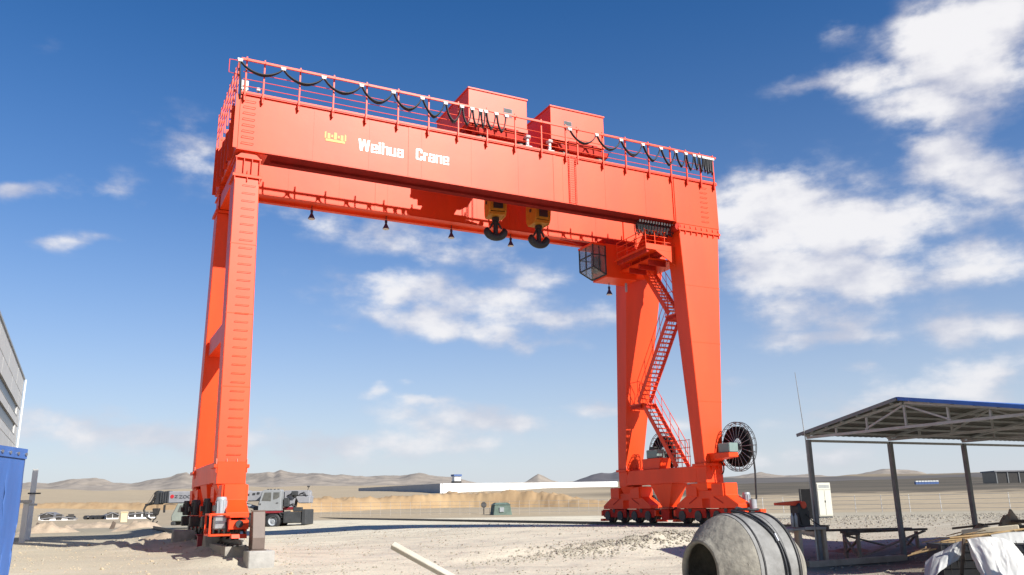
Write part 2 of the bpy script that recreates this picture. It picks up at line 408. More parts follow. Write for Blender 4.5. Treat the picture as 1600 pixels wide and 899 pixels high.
bm = bmesh.new(); bm.from_mesh(gm); bmesh.ops.recalc_face_normals(bm, faces=bm.faces)
if sum(f.normal.z for f in list(bm.faces)[:50]) < 0: bmesh.ops.reverse_faces(bm, faces=bm.faces)
bm.to_mesh(gm); bm.free()
def ground_mat():
    m = bpy.data.materials.new('sandy_ground'); m.use_nodes = True; nt = m.node_tree; b = nt.nodes['Principled BSDF']
    b.inputs['Roughness'].default_value = .95; b.inputs['Specular IOR Level'].default_value = .15
    L = nt.links.new
    at_ = nt.nodes.new('ShaderNodeAttribute'); at_.attribute_name = 'soil_shade'
    sp = nt.nodes.new('ShaderNodeSeparateColor'); L(at_.outputs['Color'], sp.inputs[0])
    tc_ = nt.nodes.new('ShaderNodeTexCoord')
    def nz(sc_, det=8, ro=.65, st=None):
        n = nt.nodes.new('ShaderNodeTexNoise'); n.inputs['Scale'].default_value = sc_; n.inputs['Detail'].default_value = det; n.inputs['Roughness'].default_value = ro
        L(tc_.outputs['Object'], n.inputs['Vector']); return n.outputs[0]
    def mr(v, a, b_, c=0., d=1.):
        n = nt.nodes.new('ShaderNodeMapRange'); L(v, n.inputs[0])
        for i, q in enumerate((a, b_, c, d)): n.inputs[i + 1].default_value = q
        return n.outputs[0]
    def mix(f, a, b_):
        n = nt.nodes.new('ShaderNodeMix'); n.data_type = 'RGBA'
        if isinstance(f, float): n.inputs[0].default_value = f
        else: L(f, n.inputs[0])
        for i, q in ((6, a), (7, b_)):
            if isinstance(q, tuple): n.inputs[i].default_value = (*q, 1)
            else: L(q, n.inputs[i])
        return n.outputs[2]
    big = mr(nz(.22), .35, .65); fine = mr(nz(3.2), .3, .7); grit = mr(nz(26., 4, .7), .32, .68); far_ = mr(nz(.03), .35, .65)
    field = mix(far_, (.40, .315, .205), (.33, .265, .18))
    field = mix(mr(nz(.35, 6), .4, .65, 0., .5), field, (.46, .37, .245))
    sand = mix(big, (.61, .515, .345), (.50, .42, .27))
    col = mix(sp.outputs[1], field, sand)
    gravel = mix(big, (.74, .665, .50), (.63, .56, .415))
    gravel = mix(mr(nz(.9, 6), .52, .66, 0., .6), gravel, (.36, .325, .28))
    grey = mix(fine, (.23, .20, .145), (.35, .305, .22))
    nearsoil = mix(sp.outputs[0], grey, gravel)
    # distance from the yard decides between yard soil and steppe
    geo = nt.nodes.new('ShaderNodeVectorMath'); geo.operation = 'DISTANCE'; L(tc_.outputs['Object'], geo.inputs[0]); geo.inputs[1].default_value = tuple(CAM)
    dist = geo.outputs['Value']
    c2 = mix(mr(dist, 70., 82.), mix(sp.outputs[1], nearsoil, sand), field)
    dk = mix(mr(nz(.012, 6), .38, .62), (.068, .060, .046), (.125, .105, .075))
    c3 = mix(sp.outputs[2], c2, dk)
    c3 = mix(mr(fine, 0., 1., 0., .18), c3, (.25, .2, .16))
    pebble = mix(grit, (.25, .225, .19), (.66, .61, .50))
    # wheel-rolled streaks across the yard
    mpg = nt.nodes.new('ShaderNodeMapping'); mpg.inputs['Rotation'].default_value = (0, 0, R_(20)); mpg.inputs['Scale'].default_value = (.10, .85, 1)
    L(tc_.outputs['Object'], mpg.inputs[0])
    ns = nt.nodes.new('ShaderNodeTexNoise'); ns.inputs['Scale'].default_value = 1; ns.inputs['Detail'].default_value = 7; ns.inputs['Roughness'].default_value = .7
    L(mpg.outputs[0], ns.inputs['Vector'])
    sf = nt.nodes.new('ShaderNodeMath'); sf.operation = 'MULTIPLY'; L(mr(ns.outputs[0], .50, .66, 0., .55), sf.inputs[0]); L(mr(dist, 60., 90., 1., 0.), sf.inputs[1])
    c3 = mix(sf.outputs[0], c3, (.30, .265, .215))
    sf2 = nt.nodes.new('ShaderNodeMath'); sf2.operation = 'MULTIPLY'; L(mr(ns.outputs[0], .46, .34, 0., .4), sf2.inputs[0]); L(mr(dist, 60., 90., 1., 0.), sf2.inputs[1])
    c3 = mix(sf2.outputs[0], c3, (.58, .53, .45))
    # wheel tracks of the lorries that cross the yard
    def mt(op, a, b_=None):
        n = nt.nodes.new('ShaderNodeMath'); n.operation = op
        for i, q in enumerate((a, b_)):
            if q is None: continue
            if isinstance(q, (int, float)): n.inputs[i].default_value = q
            else: L(q, n.inputs[i])
        return n.outputs[0]
    sx = nt.nodes.new('ShaderNodeSeparateXYZ'); L(tc_.outputs['Object'], sx.inputs[0])
    wob = mt('MULTIPLY', mt('SUBTRACT', nz(.09, 3), .5), 5.0)
    trk = None
    for (dx, dy, px_, py_) in ((.89, -.45, 7, -1), (.75, -.66, 8, -6.5), (.97, -.22, 9, 9), (.85, -.52, -3, -4)):
        off = -dy * px_ + dx * py_
        c_ = mt('ADD', mt('SUBTRACT', mt('ADD', mt('MULTIPLY', sx.outputs[0], -dy), mt('MULTIPLY', sx.outputs[1], dx)), off), wob)
        m_ = mr(mt('ABSOLUTE', mt('SUBTRACT', mt('ABSOLUTE', c_), .88)), .14, .26, 1., 0.)
        trk = m_ if trk is None else mt('MAXIMUM', trk, m_)
    trk = mt('MULTIPLY', mt('MULTIPLY', trk, mr(nz(.5, 5), .38, .60)), mr(dist, 45., 75., .55, 0.))
    c3 = mix(trk, c3, (.33, .285, .22))
    nearf = mr(dist, 22., 60., .5, .0)
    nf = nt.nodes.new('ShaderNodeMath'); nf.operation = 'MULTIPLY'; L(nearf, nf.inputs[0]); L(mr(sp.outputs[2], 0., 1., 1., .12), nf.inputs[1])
    L(mix(nf.outputs[0], c3, pebble), b.inputs['Base Color'])
    bp = nt.nodes.new('ShaderNodeBump'); bp.inputs['Strength'].default_value = .55; bp.inputs['Distance'].default_value = .06
    ad = nt.nodes.new('ShaderNodeMath'); ad.operation = 'ADD'; L(nz(9., 8, .7), ad.inputs[0]); L(nz(1.6, 4), ad.inputs[1])
    L(mt('SUBTRACT', ad.outputs[0], mt('MULTIPLY', trk, .5)), bp.inputs['Height']); L(bp.outputs[0], b.inputs['Normal'])
    return m
gm.materials.append(ground_mat())
go = bpy.data.objects.new('ground', gm); link(go); tag(go, kind='structure')
def onto(px, py, dmin=4.):
    """where the sight line through a photo pixel meets the ground"""
    r = ray(px, py); t = dmin
    while t < 9000:
        P = CAM + r * t
        if P.z < ground(P.x, P.y): return P
        t *= 1.002
    return P

# ---------------------------------------------------------------- far hills
def hill_range(name, crest, d0, d1, mat, rough, seed, step=3.0, rows=34, spur=.5):
    """crest: photo columns and rows of the skyline; the hill itself has real depth d0..d1"""
    xs = np.arange(crest[0][0], crest[-1][0] + .1, step)
    cy = np.interp(xs, [c[0] for c in crest], [c[1] for c in crest])
    vs = []
    dc = d0 + (d1 - d0) * .62
    for j in range(rows + 1):
        t = j / rows; d = d0 + (d1 - d0) * t
        for px, y in zip(xs, cy):
            k = 800 + (px - 800)
            top = at(k, y, dc); dirx = at(k, y, 1) - CAM
            q = CAM + Vector((dirx.x, dirx.y, 0)) * d
            g = ground(q.x, q.y) - 2
            gc_ = ground(top.x, top.y) - 2
            s = (t / .62) if t < .62 else (1 - t) / .38
            s = sstep(s, 0, 1) ** .85
            sp = 1 - abs(noise.noise(Vector((q.x * .009 + seed, q.y * .0035, seed)))) * 2
            sp2 = fbm(q.x * .012 + seed, q.y * .006, seed, 5)
            H = max(0, top.z - gc_)
            h = H * s * (1 + (spur * (sp - .55) + rough * sp2) * 4 * s * (1 - s)) + H * .035 * fbm(q.x * .03, q.y * .03, seed) * s
            vs.append((q.x, q.y, g + max(h, -1)))
    n = len(xs)
    fs = [(j * n + i, j * n + i + 1, (j + 1) * n + i + 1, (j + 1) * n + i) for j in range(rows) for i in range(n - 1)]
    me = bpy.data.meshes.new(name); me.from_pydata(vs, [], fs); me.materials.append(mat)
    me.polygons.foreach_set('use_smooth', [True] * len(fs))
    o = bpy.data.objects.new(name, me); link(o); return tag(o, kind='structure')
hill_range('tan_hills', [(-120, 772), (-40, 764), (45, 754), (75, 757), (110, 752), (150, 751), (175, 755), (205, 756), (240, 749), (285, 744), (305, 747), (340, 750), (385, 746), (405, 744), (418, 741), (428, 743), (438, 739), (455, 742), (480, 744), (500, 743), (525, 747), (560, 746), (585, 744), (600, 743), (625, 744), (640, 742), (665, 744), (690, 747), (720, 753), (750, 759), (790, 766), (820, 772)], 1900, 3500, M['hill'], .40, 3.1, 2.2, 44, .55)
hill_range('cone_hill', [(800, 762), (820, 754), (832, 747), (841, 742), (850, 745), (862, 752), (880, 757), (900, 760)], 2600, 3300, M['hill'], .2, 8.2, 2.)
hill_range('dark_hill', [(860, 762), (890, 755), (905, 750), (925, 742), (940, 739), (955, 740), (975, 733), (995, 729), (1015, 733), (1035, 741), (1060, 749), (1085, 756), (1120, 762)], 1700, 2700, M['darkhill'], .4, 5.5)
hill_range('right_hills', [(1100, 758), (1130, 749), (1160, 744), (1185, 740.5), (1205, 742), (1225, 744), (1245, 742.5), (1262, 742), (1290, 746), (1330, 747), (1360, 742), (1380, 739.5), (1412, 739), (1440, 742), (1475, 746), (1540, 749), (1600, 752)], 2600, 3700, M['hill'], .3, 2.7)
# the long dark slope that closes the plain on the right
hill_range('dark_slope', [(840, 766), (930, 762), (1000, 757), (1060, 754), (1130, 749), (1180, 747.5), (1250, 747), (1330, 746.5), (1420, 744.5), (1500, 742), (1600, 739), (1720, 735), (1850, 733)], 330, 1500, pm('dark_slope_ground', (.072, .063, .055), .95, .3, .012, 0, 1, col2=(.125, .105, .088)), .08, 6.4, 8., 30, .08)

# spoil bank behind the yard: a long low ridge of ochre earth
def bank(name, pts, depth, width, label=None):
    """pts: photo column, crest row, distance"""
    vs = []; n = 0; NX = int((pts[-1][0] - pts[0][0]) / 2.2); rows = 14
    for i in range(NX + 1):
        px = pts[0][0] + (pts[-1][0] - pts[0][0]) * i / NX
        y = np.interp(px, [p[0] for p in pts], [p[1] for p in pts]); d = np.interp(px, [p[0] for p in pts], [p[2] for p in pts])
        c = at(px, y, d); dr = at(px, y, 1) - CAM; dr = Vector((dr.x, dr.y, 0)).normalized()
        for j in range(rows + 1):
            t = j / rows * 2 - 1
            q = c + dr * (width * t); g = ground(q.x, q.y) - .15
            s = max(0, 1 - abs(t) ** 1.3)
            h = max(0, c.z - g) * min(1, s * 1.6) * (1 + .45 * fbm(q.x * .25, q.y * .25, 2) * (1.2 - s)) + (.35 * fbm(q.x * .6, q.y * .6, 4) + .25 * fbm(q.x * 1.7, q.y * 1.7, 8)) * s
            vs.append((q.x, q.y, g + h))
    n = rows + 1
    fs = [(i * n + j, i * n + j + 1, (i + 1) * n + j + 1, (i + 1) * n + j) for i in range(NX) for j in range(rows)]
    me = bpy.data.meshes.new(name); me.from_pydata(vs, [], fs); me.materials.append(M['bank'])
    me.polygons.foreach_set('use_smooth', [True] * len(fs))
    o = bpy.data.objects.new(name, me); link(o); return tag(o, kind='structure')
bank('spoil_bank', [(455, 783, 105), (480, 780, 108), (530, 779, 112), (600, 778, 118), (660, 776, 120), (700, 772, 122), (740, 771, 122), (800, 769, 120), (850, 770, 118), (880, 774, 116), (905, 781, 114), (960, 785, 112), (1000, 790, 110)], 110, 5)
bank('cutting', [(20, 789, 330), (100, 786, 335), (200, 786, 335), (260, 787, 330), (330, 786, 320), (420, 786, 300), (480, 788, 290)], 300, 14)

# ---------------------------------------------------------------- walled compound with a watchtower
def wall_seg(mb, p, q, n, thick=.6):
    """follows the ground between two photo points (px, foot row, top row, depth)"""
    for i in range(n):
        a = [p[k] + (q[k] - p[k]) * i / n for k in range(4)]; b = [p[k] + (q[k] - p[k]) * (i + 1) / n for k in range(4)]
        A0 = at(a[0], a[1], a[3]); B0 = at(b[0], b[1], b[3]); A1 = at(a[0], a[2], a[3]); B1 = at(b[0], b[2], b[3])
        d = (B0 - A0); nrm = Vector((-d.y, d.x, 0)).normalized() * thick
        zA = min(A0.z, ground(A0.x, A0.y)) - 1; zB = min(B0.z, ground(B0.x, B0.y)) - 1
        A = Vector((A0.x, A0.y, zA)); B = Vector((B0.x, B0.y, zB)); At = Vector((A0.x, A0.y, A1.z)); Bt = Vector((B0.x, B0.y, B1.z))
        mb.hexa([A, B, B + nrm, A + nrm], [At, Bt, Bt + nrm, At + nrm])
wl_ = thing('compound_wall', 'long white compound wall on the plain behind the ochre earth bank', 'wall', onto(690, 770))
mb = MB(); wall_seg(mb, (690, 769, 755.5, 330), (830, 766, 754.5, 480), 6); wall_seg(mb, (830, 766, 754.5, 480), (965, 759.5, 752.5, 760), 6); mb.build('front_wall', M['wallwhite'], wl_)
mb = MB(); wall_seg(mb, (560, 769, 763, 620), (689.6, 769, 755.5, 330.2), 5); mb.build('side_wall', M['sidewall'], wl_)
mb = MB()
for i in range(9):
    a = at(738 + i * 6.2, 766 - .15 * i, 345 + i * 6); mb.bar(a, a + Vector((0, 0, 2.4)), .12, .12)
for k in (1.2, 2.35): mb.bar(at(736, 766, 345) + Vector((0, 0, k)), at(788, 764.8, 393) + Vector((0, 0, k)), .1, .1)
tag(mb.build('gate_scaffold', M['red_dull'], wl_), 'pale red scaffold frame in front of the white wall')
p = at(713, 755, 400); T = Vector((p.x, p.y, ground(p.x, p.y)))
tw = thing('watchtower', 'small white watchtower with blue cap rising behind the corner of the white compound wall', 'tower', T)
h = at(713, 741.5, 400).z
mb = MB(); mb.box(T.x - 1.7, T.x + 1.7, T.y - 1.7, T.y + 1.7, T.z - 1, h - 4.2); mb.build('shaft', M['wallwhite'], tw)
mb = MB(); mb.box(T.x - 1.85, T.x + 1.85, T.y - 1.85, T.y + 1.85, h - 4.2, h - 3.1); mb.build('base_band', M['slot'], tw)
mb = MB(); mb.box(T.x - 1.6, T.x + 1.6, T.y - 1.6, T.y + 1.6, h - 3.1, h - .9); mb.build('lookout_cabin', M['white'], tw)
mb = MB(); mb.box(T.x - 2.0, T.x + 2.0, T.y - 2.0, T.y + 2.0, h - .9, h); mb.build('cap', M['farblue'], tw)

# ---------------------------------------------------------------- camp on the left, sheds on the right
def hut(name, label, px, py, w, hw, depth, dd=6., roof='roofgrey', group=None, rise=.9, ang=.25, nwin=2):
    b = onto(px, py); d_ = depth; b = at(px, py, d_); b.z = ground(b.x, b.y)
    o = thing(name, label, 'house', b, group, rotz=-.45 + ang)
    s = d_ / FPX; W = w * s / 2; H = hw * s
    mb = MB(); f = lambda u, v, t: (u, t, v)
    mb.prism([(-W, -.6), (W, -.6), (W, H), (0, H + rise - .03), (-W, H)], f, 0, dd); mb.build('wall', M['wallwhite'], o, local=True)
    mb = MB()
    mb.prism([(-W - .2, H - .02), (0, H + rise), (W + .2, H - .02), (W + .2, H + .10), (0, H + rise + .14), (-W - .2, H + .10)], f, -.25, dd + .3); mb.build('roof', M[roof], o, local=True)
    w_ = MB().box(-.45, .45, -.05, .02, 0, .9).build('window', M['slot'], o, local=True)
    for i in range(nwin):
        x = -W + 2 * W * (i + .5) / nwin
        if i == 0: w_.location = (x, 0, H * .4)
        else: inst(w_, (x, 0, H * .4), o)
    return o
hut('gabled_house', 'white gabled hut at far left beyond the dirt mounds', 73, 807, 22, 6, 150, 6, 'roofgrey', rise=.55)
hut('gabled_house', 'white gabled hut with dark roof between the tarpaulin and the truck hook', 176, 806, 17, 5, 150, 6, 'roofgrey', rise=.5, ang=.5)
hut('flat_house', 'long low white site hut just behind the truck crane hook block', 222, 806, 40, 6, 150, 5, 'roofgrey', rise=.25, ang=.45, nwin=4)
hut('low_shed', 'low grey shed roof beside the leftmost gabled hut', 92, 809, 50, 2, 140, 5, 'roofgrey', rise=.3, ang=.45, nwin=3)
for i, (px, py, w, h_, mt, lb) in enumerate([(108, 805, 8, 5, 'white', 'small white parked pickup left of the grey heap in the camp'), (138, 806, 14, 4, 'brick', 'grey parked lorry in the middle of the far camp'), (153, 805, 9, 4, 'white', 'white van parked beside the second gabled hut')]):
    b = at(px, py, 150); b.z = ground(b.x, b.y); s = 150 / FPX
    o = thing('parked_van', lb, 'van', b, rotz=-.3); W = w * s / 2; H = h_ * s
    MB().prism([(-W, .35), (W, .35), (W, H), (-W * .35, H), (-W * .6, H * .62), (-W, H * .55)], lambda u, v, t: (u, t, v), 0, 1.8).build('body', M[mt], o, bevel=.05, local=True)
    MB().box(-W * .5, W * .7, -.03, .0, H * .62, H * .88).build('window', M['slot'], o, local=True)
    for q in (-W * .6, W * .6):
        MB().cyl((q, -.05, .35), (q, 1.85, .35), .35, n=12).build('wheel', M['black'], o, local=True)
# yellow gate post, dark signs by the track
b = at(193, 815, 100); b.z = ground(b.x, b.y)
single(MB().box(b.x - .35, b.x + .35, b.y - .35, b.y + .35, b.z - .2, b.z + 1.1).box(b.x - .42, b.x + .42, b.y - .42, b.y + .42, b.z + 1.1, b.z + 1.2).build('gate_post', pm('cream_stone', (.6, .5, .3), .8, .1, 1.)), 'cream gate post standing left of the truck crane hook', 'post')
for px, py, lb in ((56, 823, 'dark stake with a bundle on top beside the grey pillars'), (175, 818, 'short dark stake between the dirt mounds and the cream gate post')):
    b = at(px, py, 60); b.z = ground(b.x, b.y) - .05
    single(MB().hexa([(b.x - .16, b.y - .1, b.z), (b.x + .16, b.y - .1, b.z), (b.x + .16, b.y + .1, b.z), (b.x - .16, b.y + .1, b.z)], [(b.x + .05, b.y - .08, b.z + .62), (b.x + .27, b.y - .08, b.z + .5), (b.x + .27, b.y + .08, b.z + .5), (b.x + .05, b.y + .08, b.z + .62)]).build('stake', M['darkwood'], bevel=.03), lb, 'stake')
# blue hoarding and dark shed on the right-hand slope
b = at(1449, 772, 300); o = thing('site_hoarding', 'row of small blue site cabins on the dark slope right of the second shelter post', 'cabins', (b.x, b.y, ground(b.x, b.y)), rotz=-.5)
w_ = MB().box(-.48, .48, 0, 1.2, -.8, .85).build('cabin', M['farblue'], o, local=True)
t_ = MB().box(-.42, .42, -.1, 1.1, .85, 1.25).build('roof', M['white'], w_, local=True)
for i in range(-3, 5):
    if i: inst(w_, (i * 1.02, 0, 0), o)
b = at(1598, 773, 260); o = thing('dark_shed', 'long dark open shed on the plain at the right edge', 'shed', (b.x, b.y, ground(b.x, b.y)), rotz=-.55)
MB().box(-7.2, 14, 0, 9, -1, 3.4).build('wall', M['slot'], o, local=True)
MB().box(-7.5, 14.3, -.4, 9.4, 3.4, 3.8).build('roof', M['roofgrey'], o, local=True)
p_ = MB().box(-.15, .15, -.2, -.02, -1, 3.4).build('post', M['postgrey'], o, local=True)
for i in range(7): (setattr(p_, 'location', (-7, 0, 0)) if i == 0 else inst(p_, (-7 + i * 3.4, 0, 0), o))

# ---------------------------------------------------------------- wire fences
def fence(name, label, posts, hgt, r=.05, mat='white'):
    P = [Vector((q.x, q.y, ground(q.x, q.y))) for q in posts]
    o = thing(name, label, 'fence', P[0])
    pr = MB().tube([(0, 0, -.3), (0, 0, hgt)], r, 6).build('post', M[mat], o, local=True)
    for i, q in enumerate(P):
        if i: inst(pr, q - P[0], o)
    for k in range(4):
        z = hgt * (.2 + .25 * k)
        MB().tube([q + Vector((0, 0, z)) for q in P], .012, 4, cap=False).build('wire', M['galv'], o)
    return o
fence('wire_fence', 'wire fence on pale posts running between the ochre bank and the far crane rail', [at(px, 803, 88 - (px - 490) * .012) for px in np.arange(486, 965, 15.5)], 1.4, .017, 'brick')
fence('wire_fence', 'wire fence on tall pale posts across the field seen under the shelter roof', [at(px, 802, d) for px, d in ((1150, 78), (1193, 75), (1225, 73), (1262, 71), (1300, 69), (1338, 67), (1379, 65.5), (1423, 64), (1472, 62), (1525, 60), (1580, 58), (1640, 56), (1700, 54))], 1.3, .022, 'white')
# green canvas hut by the fence, with a dark sign beside it
b = at(786, 804, 84); b.z = ground(b.x, b.y)
o = thing('canvas_hut', 'dark green canvas covered hut beyond the far crane rail', 'hut', b, rotz=-.25)
s = 84 / FPX
MB().hexa([(-.98, 0, -.1), (.95, 0, -.1), (.95, 2.0, -.1), (-.98, 2.0, -.1)], [(-.82, .12, 1.0), (.78, .12, 1.0), (.78, 1.9, 1.0), (-.82, 1.9, 1.0)]).build('canvas_wall', M['tent'], o, bevel=.04, local=True)
MB().hexa([(-.88, .05, 1.0), (.84, .05, 1.0), (.84, 1.95, 1.0), (-.88, 1.95, 1.0)], [(-.6, .5, 1.22), (.55, .5, 1.22), (.55, 1.5, 1.22), (-.6, 1.5, 1.22)]).build('canvas_roof', M['tent'], o, local=True)
MB().box(-.35, .1, -.04, .1, .3, .75).build('window', M['sheet'], o, local=True)
b = at(756, 800, 88); b.z = ground(b.x, b.y); o = thing('round_sign', 'small dark round sign on a post left of the green canvas hut', 'sign', b)
MB().tube([(0, 0, -.2), (0, 0, .9)], .06, 8).build('post', M['iron'], o, local=True)
MB().cyl((0, -.05, .95), (0, .05, .95), .3, n=16).build('sign_disc', M['iron'], o, local=True)

# ================================================================ GANTRY CRANE
# axes: x along the girders, y along the rails (away from the camera), z up, rail head at z = 0
ZT, ZB, LG, G, GW = 14.198, 12.2, 20.06, 4.818, .959
crane = thing('gantry_crane', 'huge orange red double girder gantry crane standing on rails across the yard', 'gantry crane', (9.3, 2.4, 0))
RED = M['red']
def girder(y0, y1, out):
    mb = MB()
    mb.box(0, 17.73, y0, y1, ZB + .03, ZT - .03)
    mb.box(17.775, LG, y0, y1, ZB - .05, ZT - .03)
    g = mb.build('girder', RED, crane, bevel=.012)
    MB().box(-.03, LG + .03, y0 - .06, y1 + .06, ZT - .027, ZT + .008).build('top_flange', RED, g)
    MB().box(-.03, 17.73, y0 - .025, y1 + .025, ZB, ZB + .027).build('bottom_flange', RED, g)
    yc = (y0 + y1) / 2
    MB().box(.3, LG - .3, yc - .06, yc + .06, ZT + .01, ZT + .10).build('crab_rail', M['iron'], g)
    MB().box(1.2, 17.6, yc + .02, yc + .10, ZB - .10, ZB - (.018 if out < 0 else .002)).build('festoon_beam', M['red_dark'] if out < 0 else RED, g)
    if out < 0: MB().box(.9, 17.7, y0 - .01, y1 + .01, ZB - .016, ZB - .002).build('bottom_plate', M['red_dark'], g)  # near girder only: underside sheet in a darker red
    # weld seams and the joint cover strips: plates proud of the web
    for k in range(1, 9):
        MB().box(k * 1.97 + .5, k * 1.97 + .525, y0 - .005, y0 - .0005, ZB + .035, ZT - .035).build('weld_seam', RED, g)
    for x in (5.9, 11.9):
        MB().box(x, x + .10, y0 - .012, y0 - .001, ZB + .04, ZT - .04).build('joint_strip', RED, g)
    if out < 0: MB().box(17.66, 17.70, y0 - .05, y0 - .001, ZB + .04, ZT - .04).build('joint_flange', RED, g)
    return g
g1 = girder(0, GW, -1)
g2 = girder(G - GW, G, 1)
# ladders welded on the near girder face
for i in range(8):
    z = ZB + .25 + i * .215
    q = MB().tube([(.12, -.002, z), (.12, -.06, z), (.50, -.06, z), (.50, -.002, z)], .008, 5)
    q.build('rung', RED, g1)
for i in range(8):
    z = ZB + .2 + i * .22
    MB().tube([(19.15, -.002, z), (19.15, -.05, z), (19.5, -.05, z), (19.5, -.002, z)], .008, 5).build('rung', RED, g1)
mb = MB()
for xx in (12.62, 12.92): mb.box(xx - .015, xx + .015, -.09, -.06, ZB + .05, ZT - .05)
for i in range(20): mb.box(12.62, 12.92, -.085, -.065, ZB + .1 + i * .095, ZB + .115 + i * .095)
mb.build('web_ladder', RED, g1)
# lettering and badge
def plate_text(body, x0, x1, z0, z1, y, mat, parent, fat=.028, name='lettering'):
    me = fit_text(text_mesh(body, 1, fat, .7, .012), x0, x1, z0, z1)
    me.transform(Matrix.Translation((0, y, 0)) @ Matrix.Rotation(R_(90), 4, 'X'))
    me.transform(Matrix.Translation(-root_of(parent).location)); me.name = name
    me.materials.clear(); me.materials.append(mat); o = bpy.data.objects.new(name, me); link(o); o.parent = parent; return o
GL = {'e': (.24, [(0, 0, .075, .32), (.075, .27, .165, .32), (.165, .135, .24, .32), (.075, .135, .165, .18), (.075, 0, .165, .05), (.165, 0, .24, .085)]),
      'i': (.08, [(0, 0, .08, .32), (0, .36, .08, .44)]),
      'h': (.24, [(0, 0, .075, .44), (.075, .265, .165, .32), (.165, 0, .24, .32)]),
      'u': (.24, [(0, 0, .075, .32), (.075, 0, .165, .055), (.165, 0, .24, .32)]),
      'a': (.24, [(.165, 0, .24, .32), (.02, .27, .165, .32), (.02, .225, .085, .27), (.075, .145, .165, .19), (0, 0, .075, .19), (.075, 0, .165, .045)]),
      'C': (.25, [(0, .03, .08, .41), (.08, .37, .17, .44), (.08, 0, .17, .07), (.17, .28, .25, .41), (.17, .03, .25, .16), (.03, .41, .08, .44), (.03, 0, .08, .03), (.17, .41, .22, .44), (.17, 0, .22, .03)]),
      'r': (.16, [(0, 0, .075, .32), (.075, .235, .16, .32)]),
      'n': (.24, [(0, 0, .075, .32), (.075, .265, .165, .32), (.165, 0, .24, .32)])}
def word(txt, x, z, k, gap):
    mb = MB(); f = lambda u, v, t: (u, t, v)
    for c in txt:
        if c == 'W':
            for p_ in ([(0, .44), (.085, .44), (.145, .0), (.065, .0)], [(.075, 0), (.145, 0), (.235, .44), (.175, .44)], [(.185, .44), (.245, .44), (.345, 0), (.275, 0)], [(.275, 0), (.355, 0), (.42, .44), (.335, .44)]):
                mb.prism([(x + u * k, z + v) for u, v in p_], f, -.010 - .001 * len(mb.f) * .01, -.001)
            x += .42 * k + gap; continue
        w, bx_ = GL[c]
        for (a, b, c_, d) in bx_: mb.box(x + a * k, x + c_ * k, -.010, -.001, z + b, z + d)
        x += w * k + gap
    return mb
word('Weihua', 4.05, 12.90, 1.0, .040).build('lettering', M['letter'], g1)
word('Crane', 6.19, 12.93, 1.0, .040).build('lettering', M['letter'], g1)
mb = MB(); f = lambda u, v, t: (2.85 + u, t, 13.0 + v)
for u in (.10, .33, .56): mb.prism([(u, .14), (u + .10, .14), (u + .10, .40 if u == .33 else .34), (u, .40 if u == .33 else .34)], f, -.010, -.001)
mb.prism([(.04, .04), (.72, .04), (.72, .13), (.04, .13)], f, -.010, -.001)
mb.prism([(0, .14), (.06, .14), (.06, .40), (0, .36)], f, -.010, -.001); mb.prism([(.70, .14), (.76, .14), (.76, .36), (.70, .40)], f, -.010, -.001)
mb.prism([(.23, .2), (.30, .2), (.30, .3), (.23, .3)], f, -.010, -.001); mb.prism([(.46, .2), (.53, .2), (.53, .3), (.46, .3)], f, -.010, -.001)
mb.build('emblem', M['emblem'], g1)

# tie structures between the girders at both ends
for x0, x1, nm in ((.02, .55, 'end_beam'), (19.4, 20.0, 'end_beam')):
    e_ = MB().box(x0, x1, GW + .03, G - GW - .03, 12.35, 13.95).build(nm, RED, crane, bevel=.012)
    if x0 < 1:
        for yy in (1.6, 2.4, 3.2): MB().box(-.10, .018, yy - .02, yy + .02, 12.4, 13.9).build('stiffener', RED, e_)
        MB().box(-.02, .018, 1.1, 3.7, 12.6, 13.7).build('cover_plate', M['red_dull'], e_)
for yy in (.0, GW - .02, G - GW, G - .02):
    MB().box(-.14, -.003, yy, yy + .02, ZB + .05, ZT - .03).build('end_stiffener', RED, crane)

# ---- legs
def leg(top, bot, z0, z1, name='leg'):
    """top/bot: x0, x1, y0, y1"""
    f = lambda q, z: [(q[0], q[2], z), (q[1], q[2], z), (q[1], q[3], z), (q[0], q[3], z)]
    return MB().hexa(f(bot, z0), f(top, z1)).build(name, RED, crane, bevel=.018)
ym = lambda y: G - y
def rungs(lg, x0, w, zs, yf, n):
    for i in range(n):
        z = zs[0] + (zs[1] - zs[0]) * i / (n - 1); y = yf(z)
        MB().tube([(x0, y + .01, z), (x0, y - .045, z + .005), (x0 + w, y - .045, z + .005), (x0 + w, y + .01, z)], .0065, 5).build('rung', RED, lg)
def flange(x0, x1, y0, y1, z, parent, t=.05, o=.07, bolts=True):
    MB().box(x0 - o, x1 + o, y0 - o, y1 + o, z - t, z + t).build('flange', RED, parent, bevel=.006)
    n = max(3, int((x1 - x0) / .28) + 1)
    for i in range(n):
        x = x0 + (x1 - x0) * i / (n - 1)
        MB().hexa([(x - .012, y0 - o + .004, z + t), (x + .012, y0 - o + .004, z + t), (x + .012, y0 - .002, z + t), (x - .012, y0 - .002, z + t)], [(x - .012, y0 - .02, z + t + .16), (x + .012, y0 - .02, z + t + .16), (x + .012, y0 - .002, z + t + .16), (x - .012, y0 - .002, z + t + .16)]).build('gusset', RED, parent)
        MB().box(x - .012, x + .012, y0 - o + .006, y0 - .002, z - t - .14, z - t - .002).build('gusset', RED, parent)
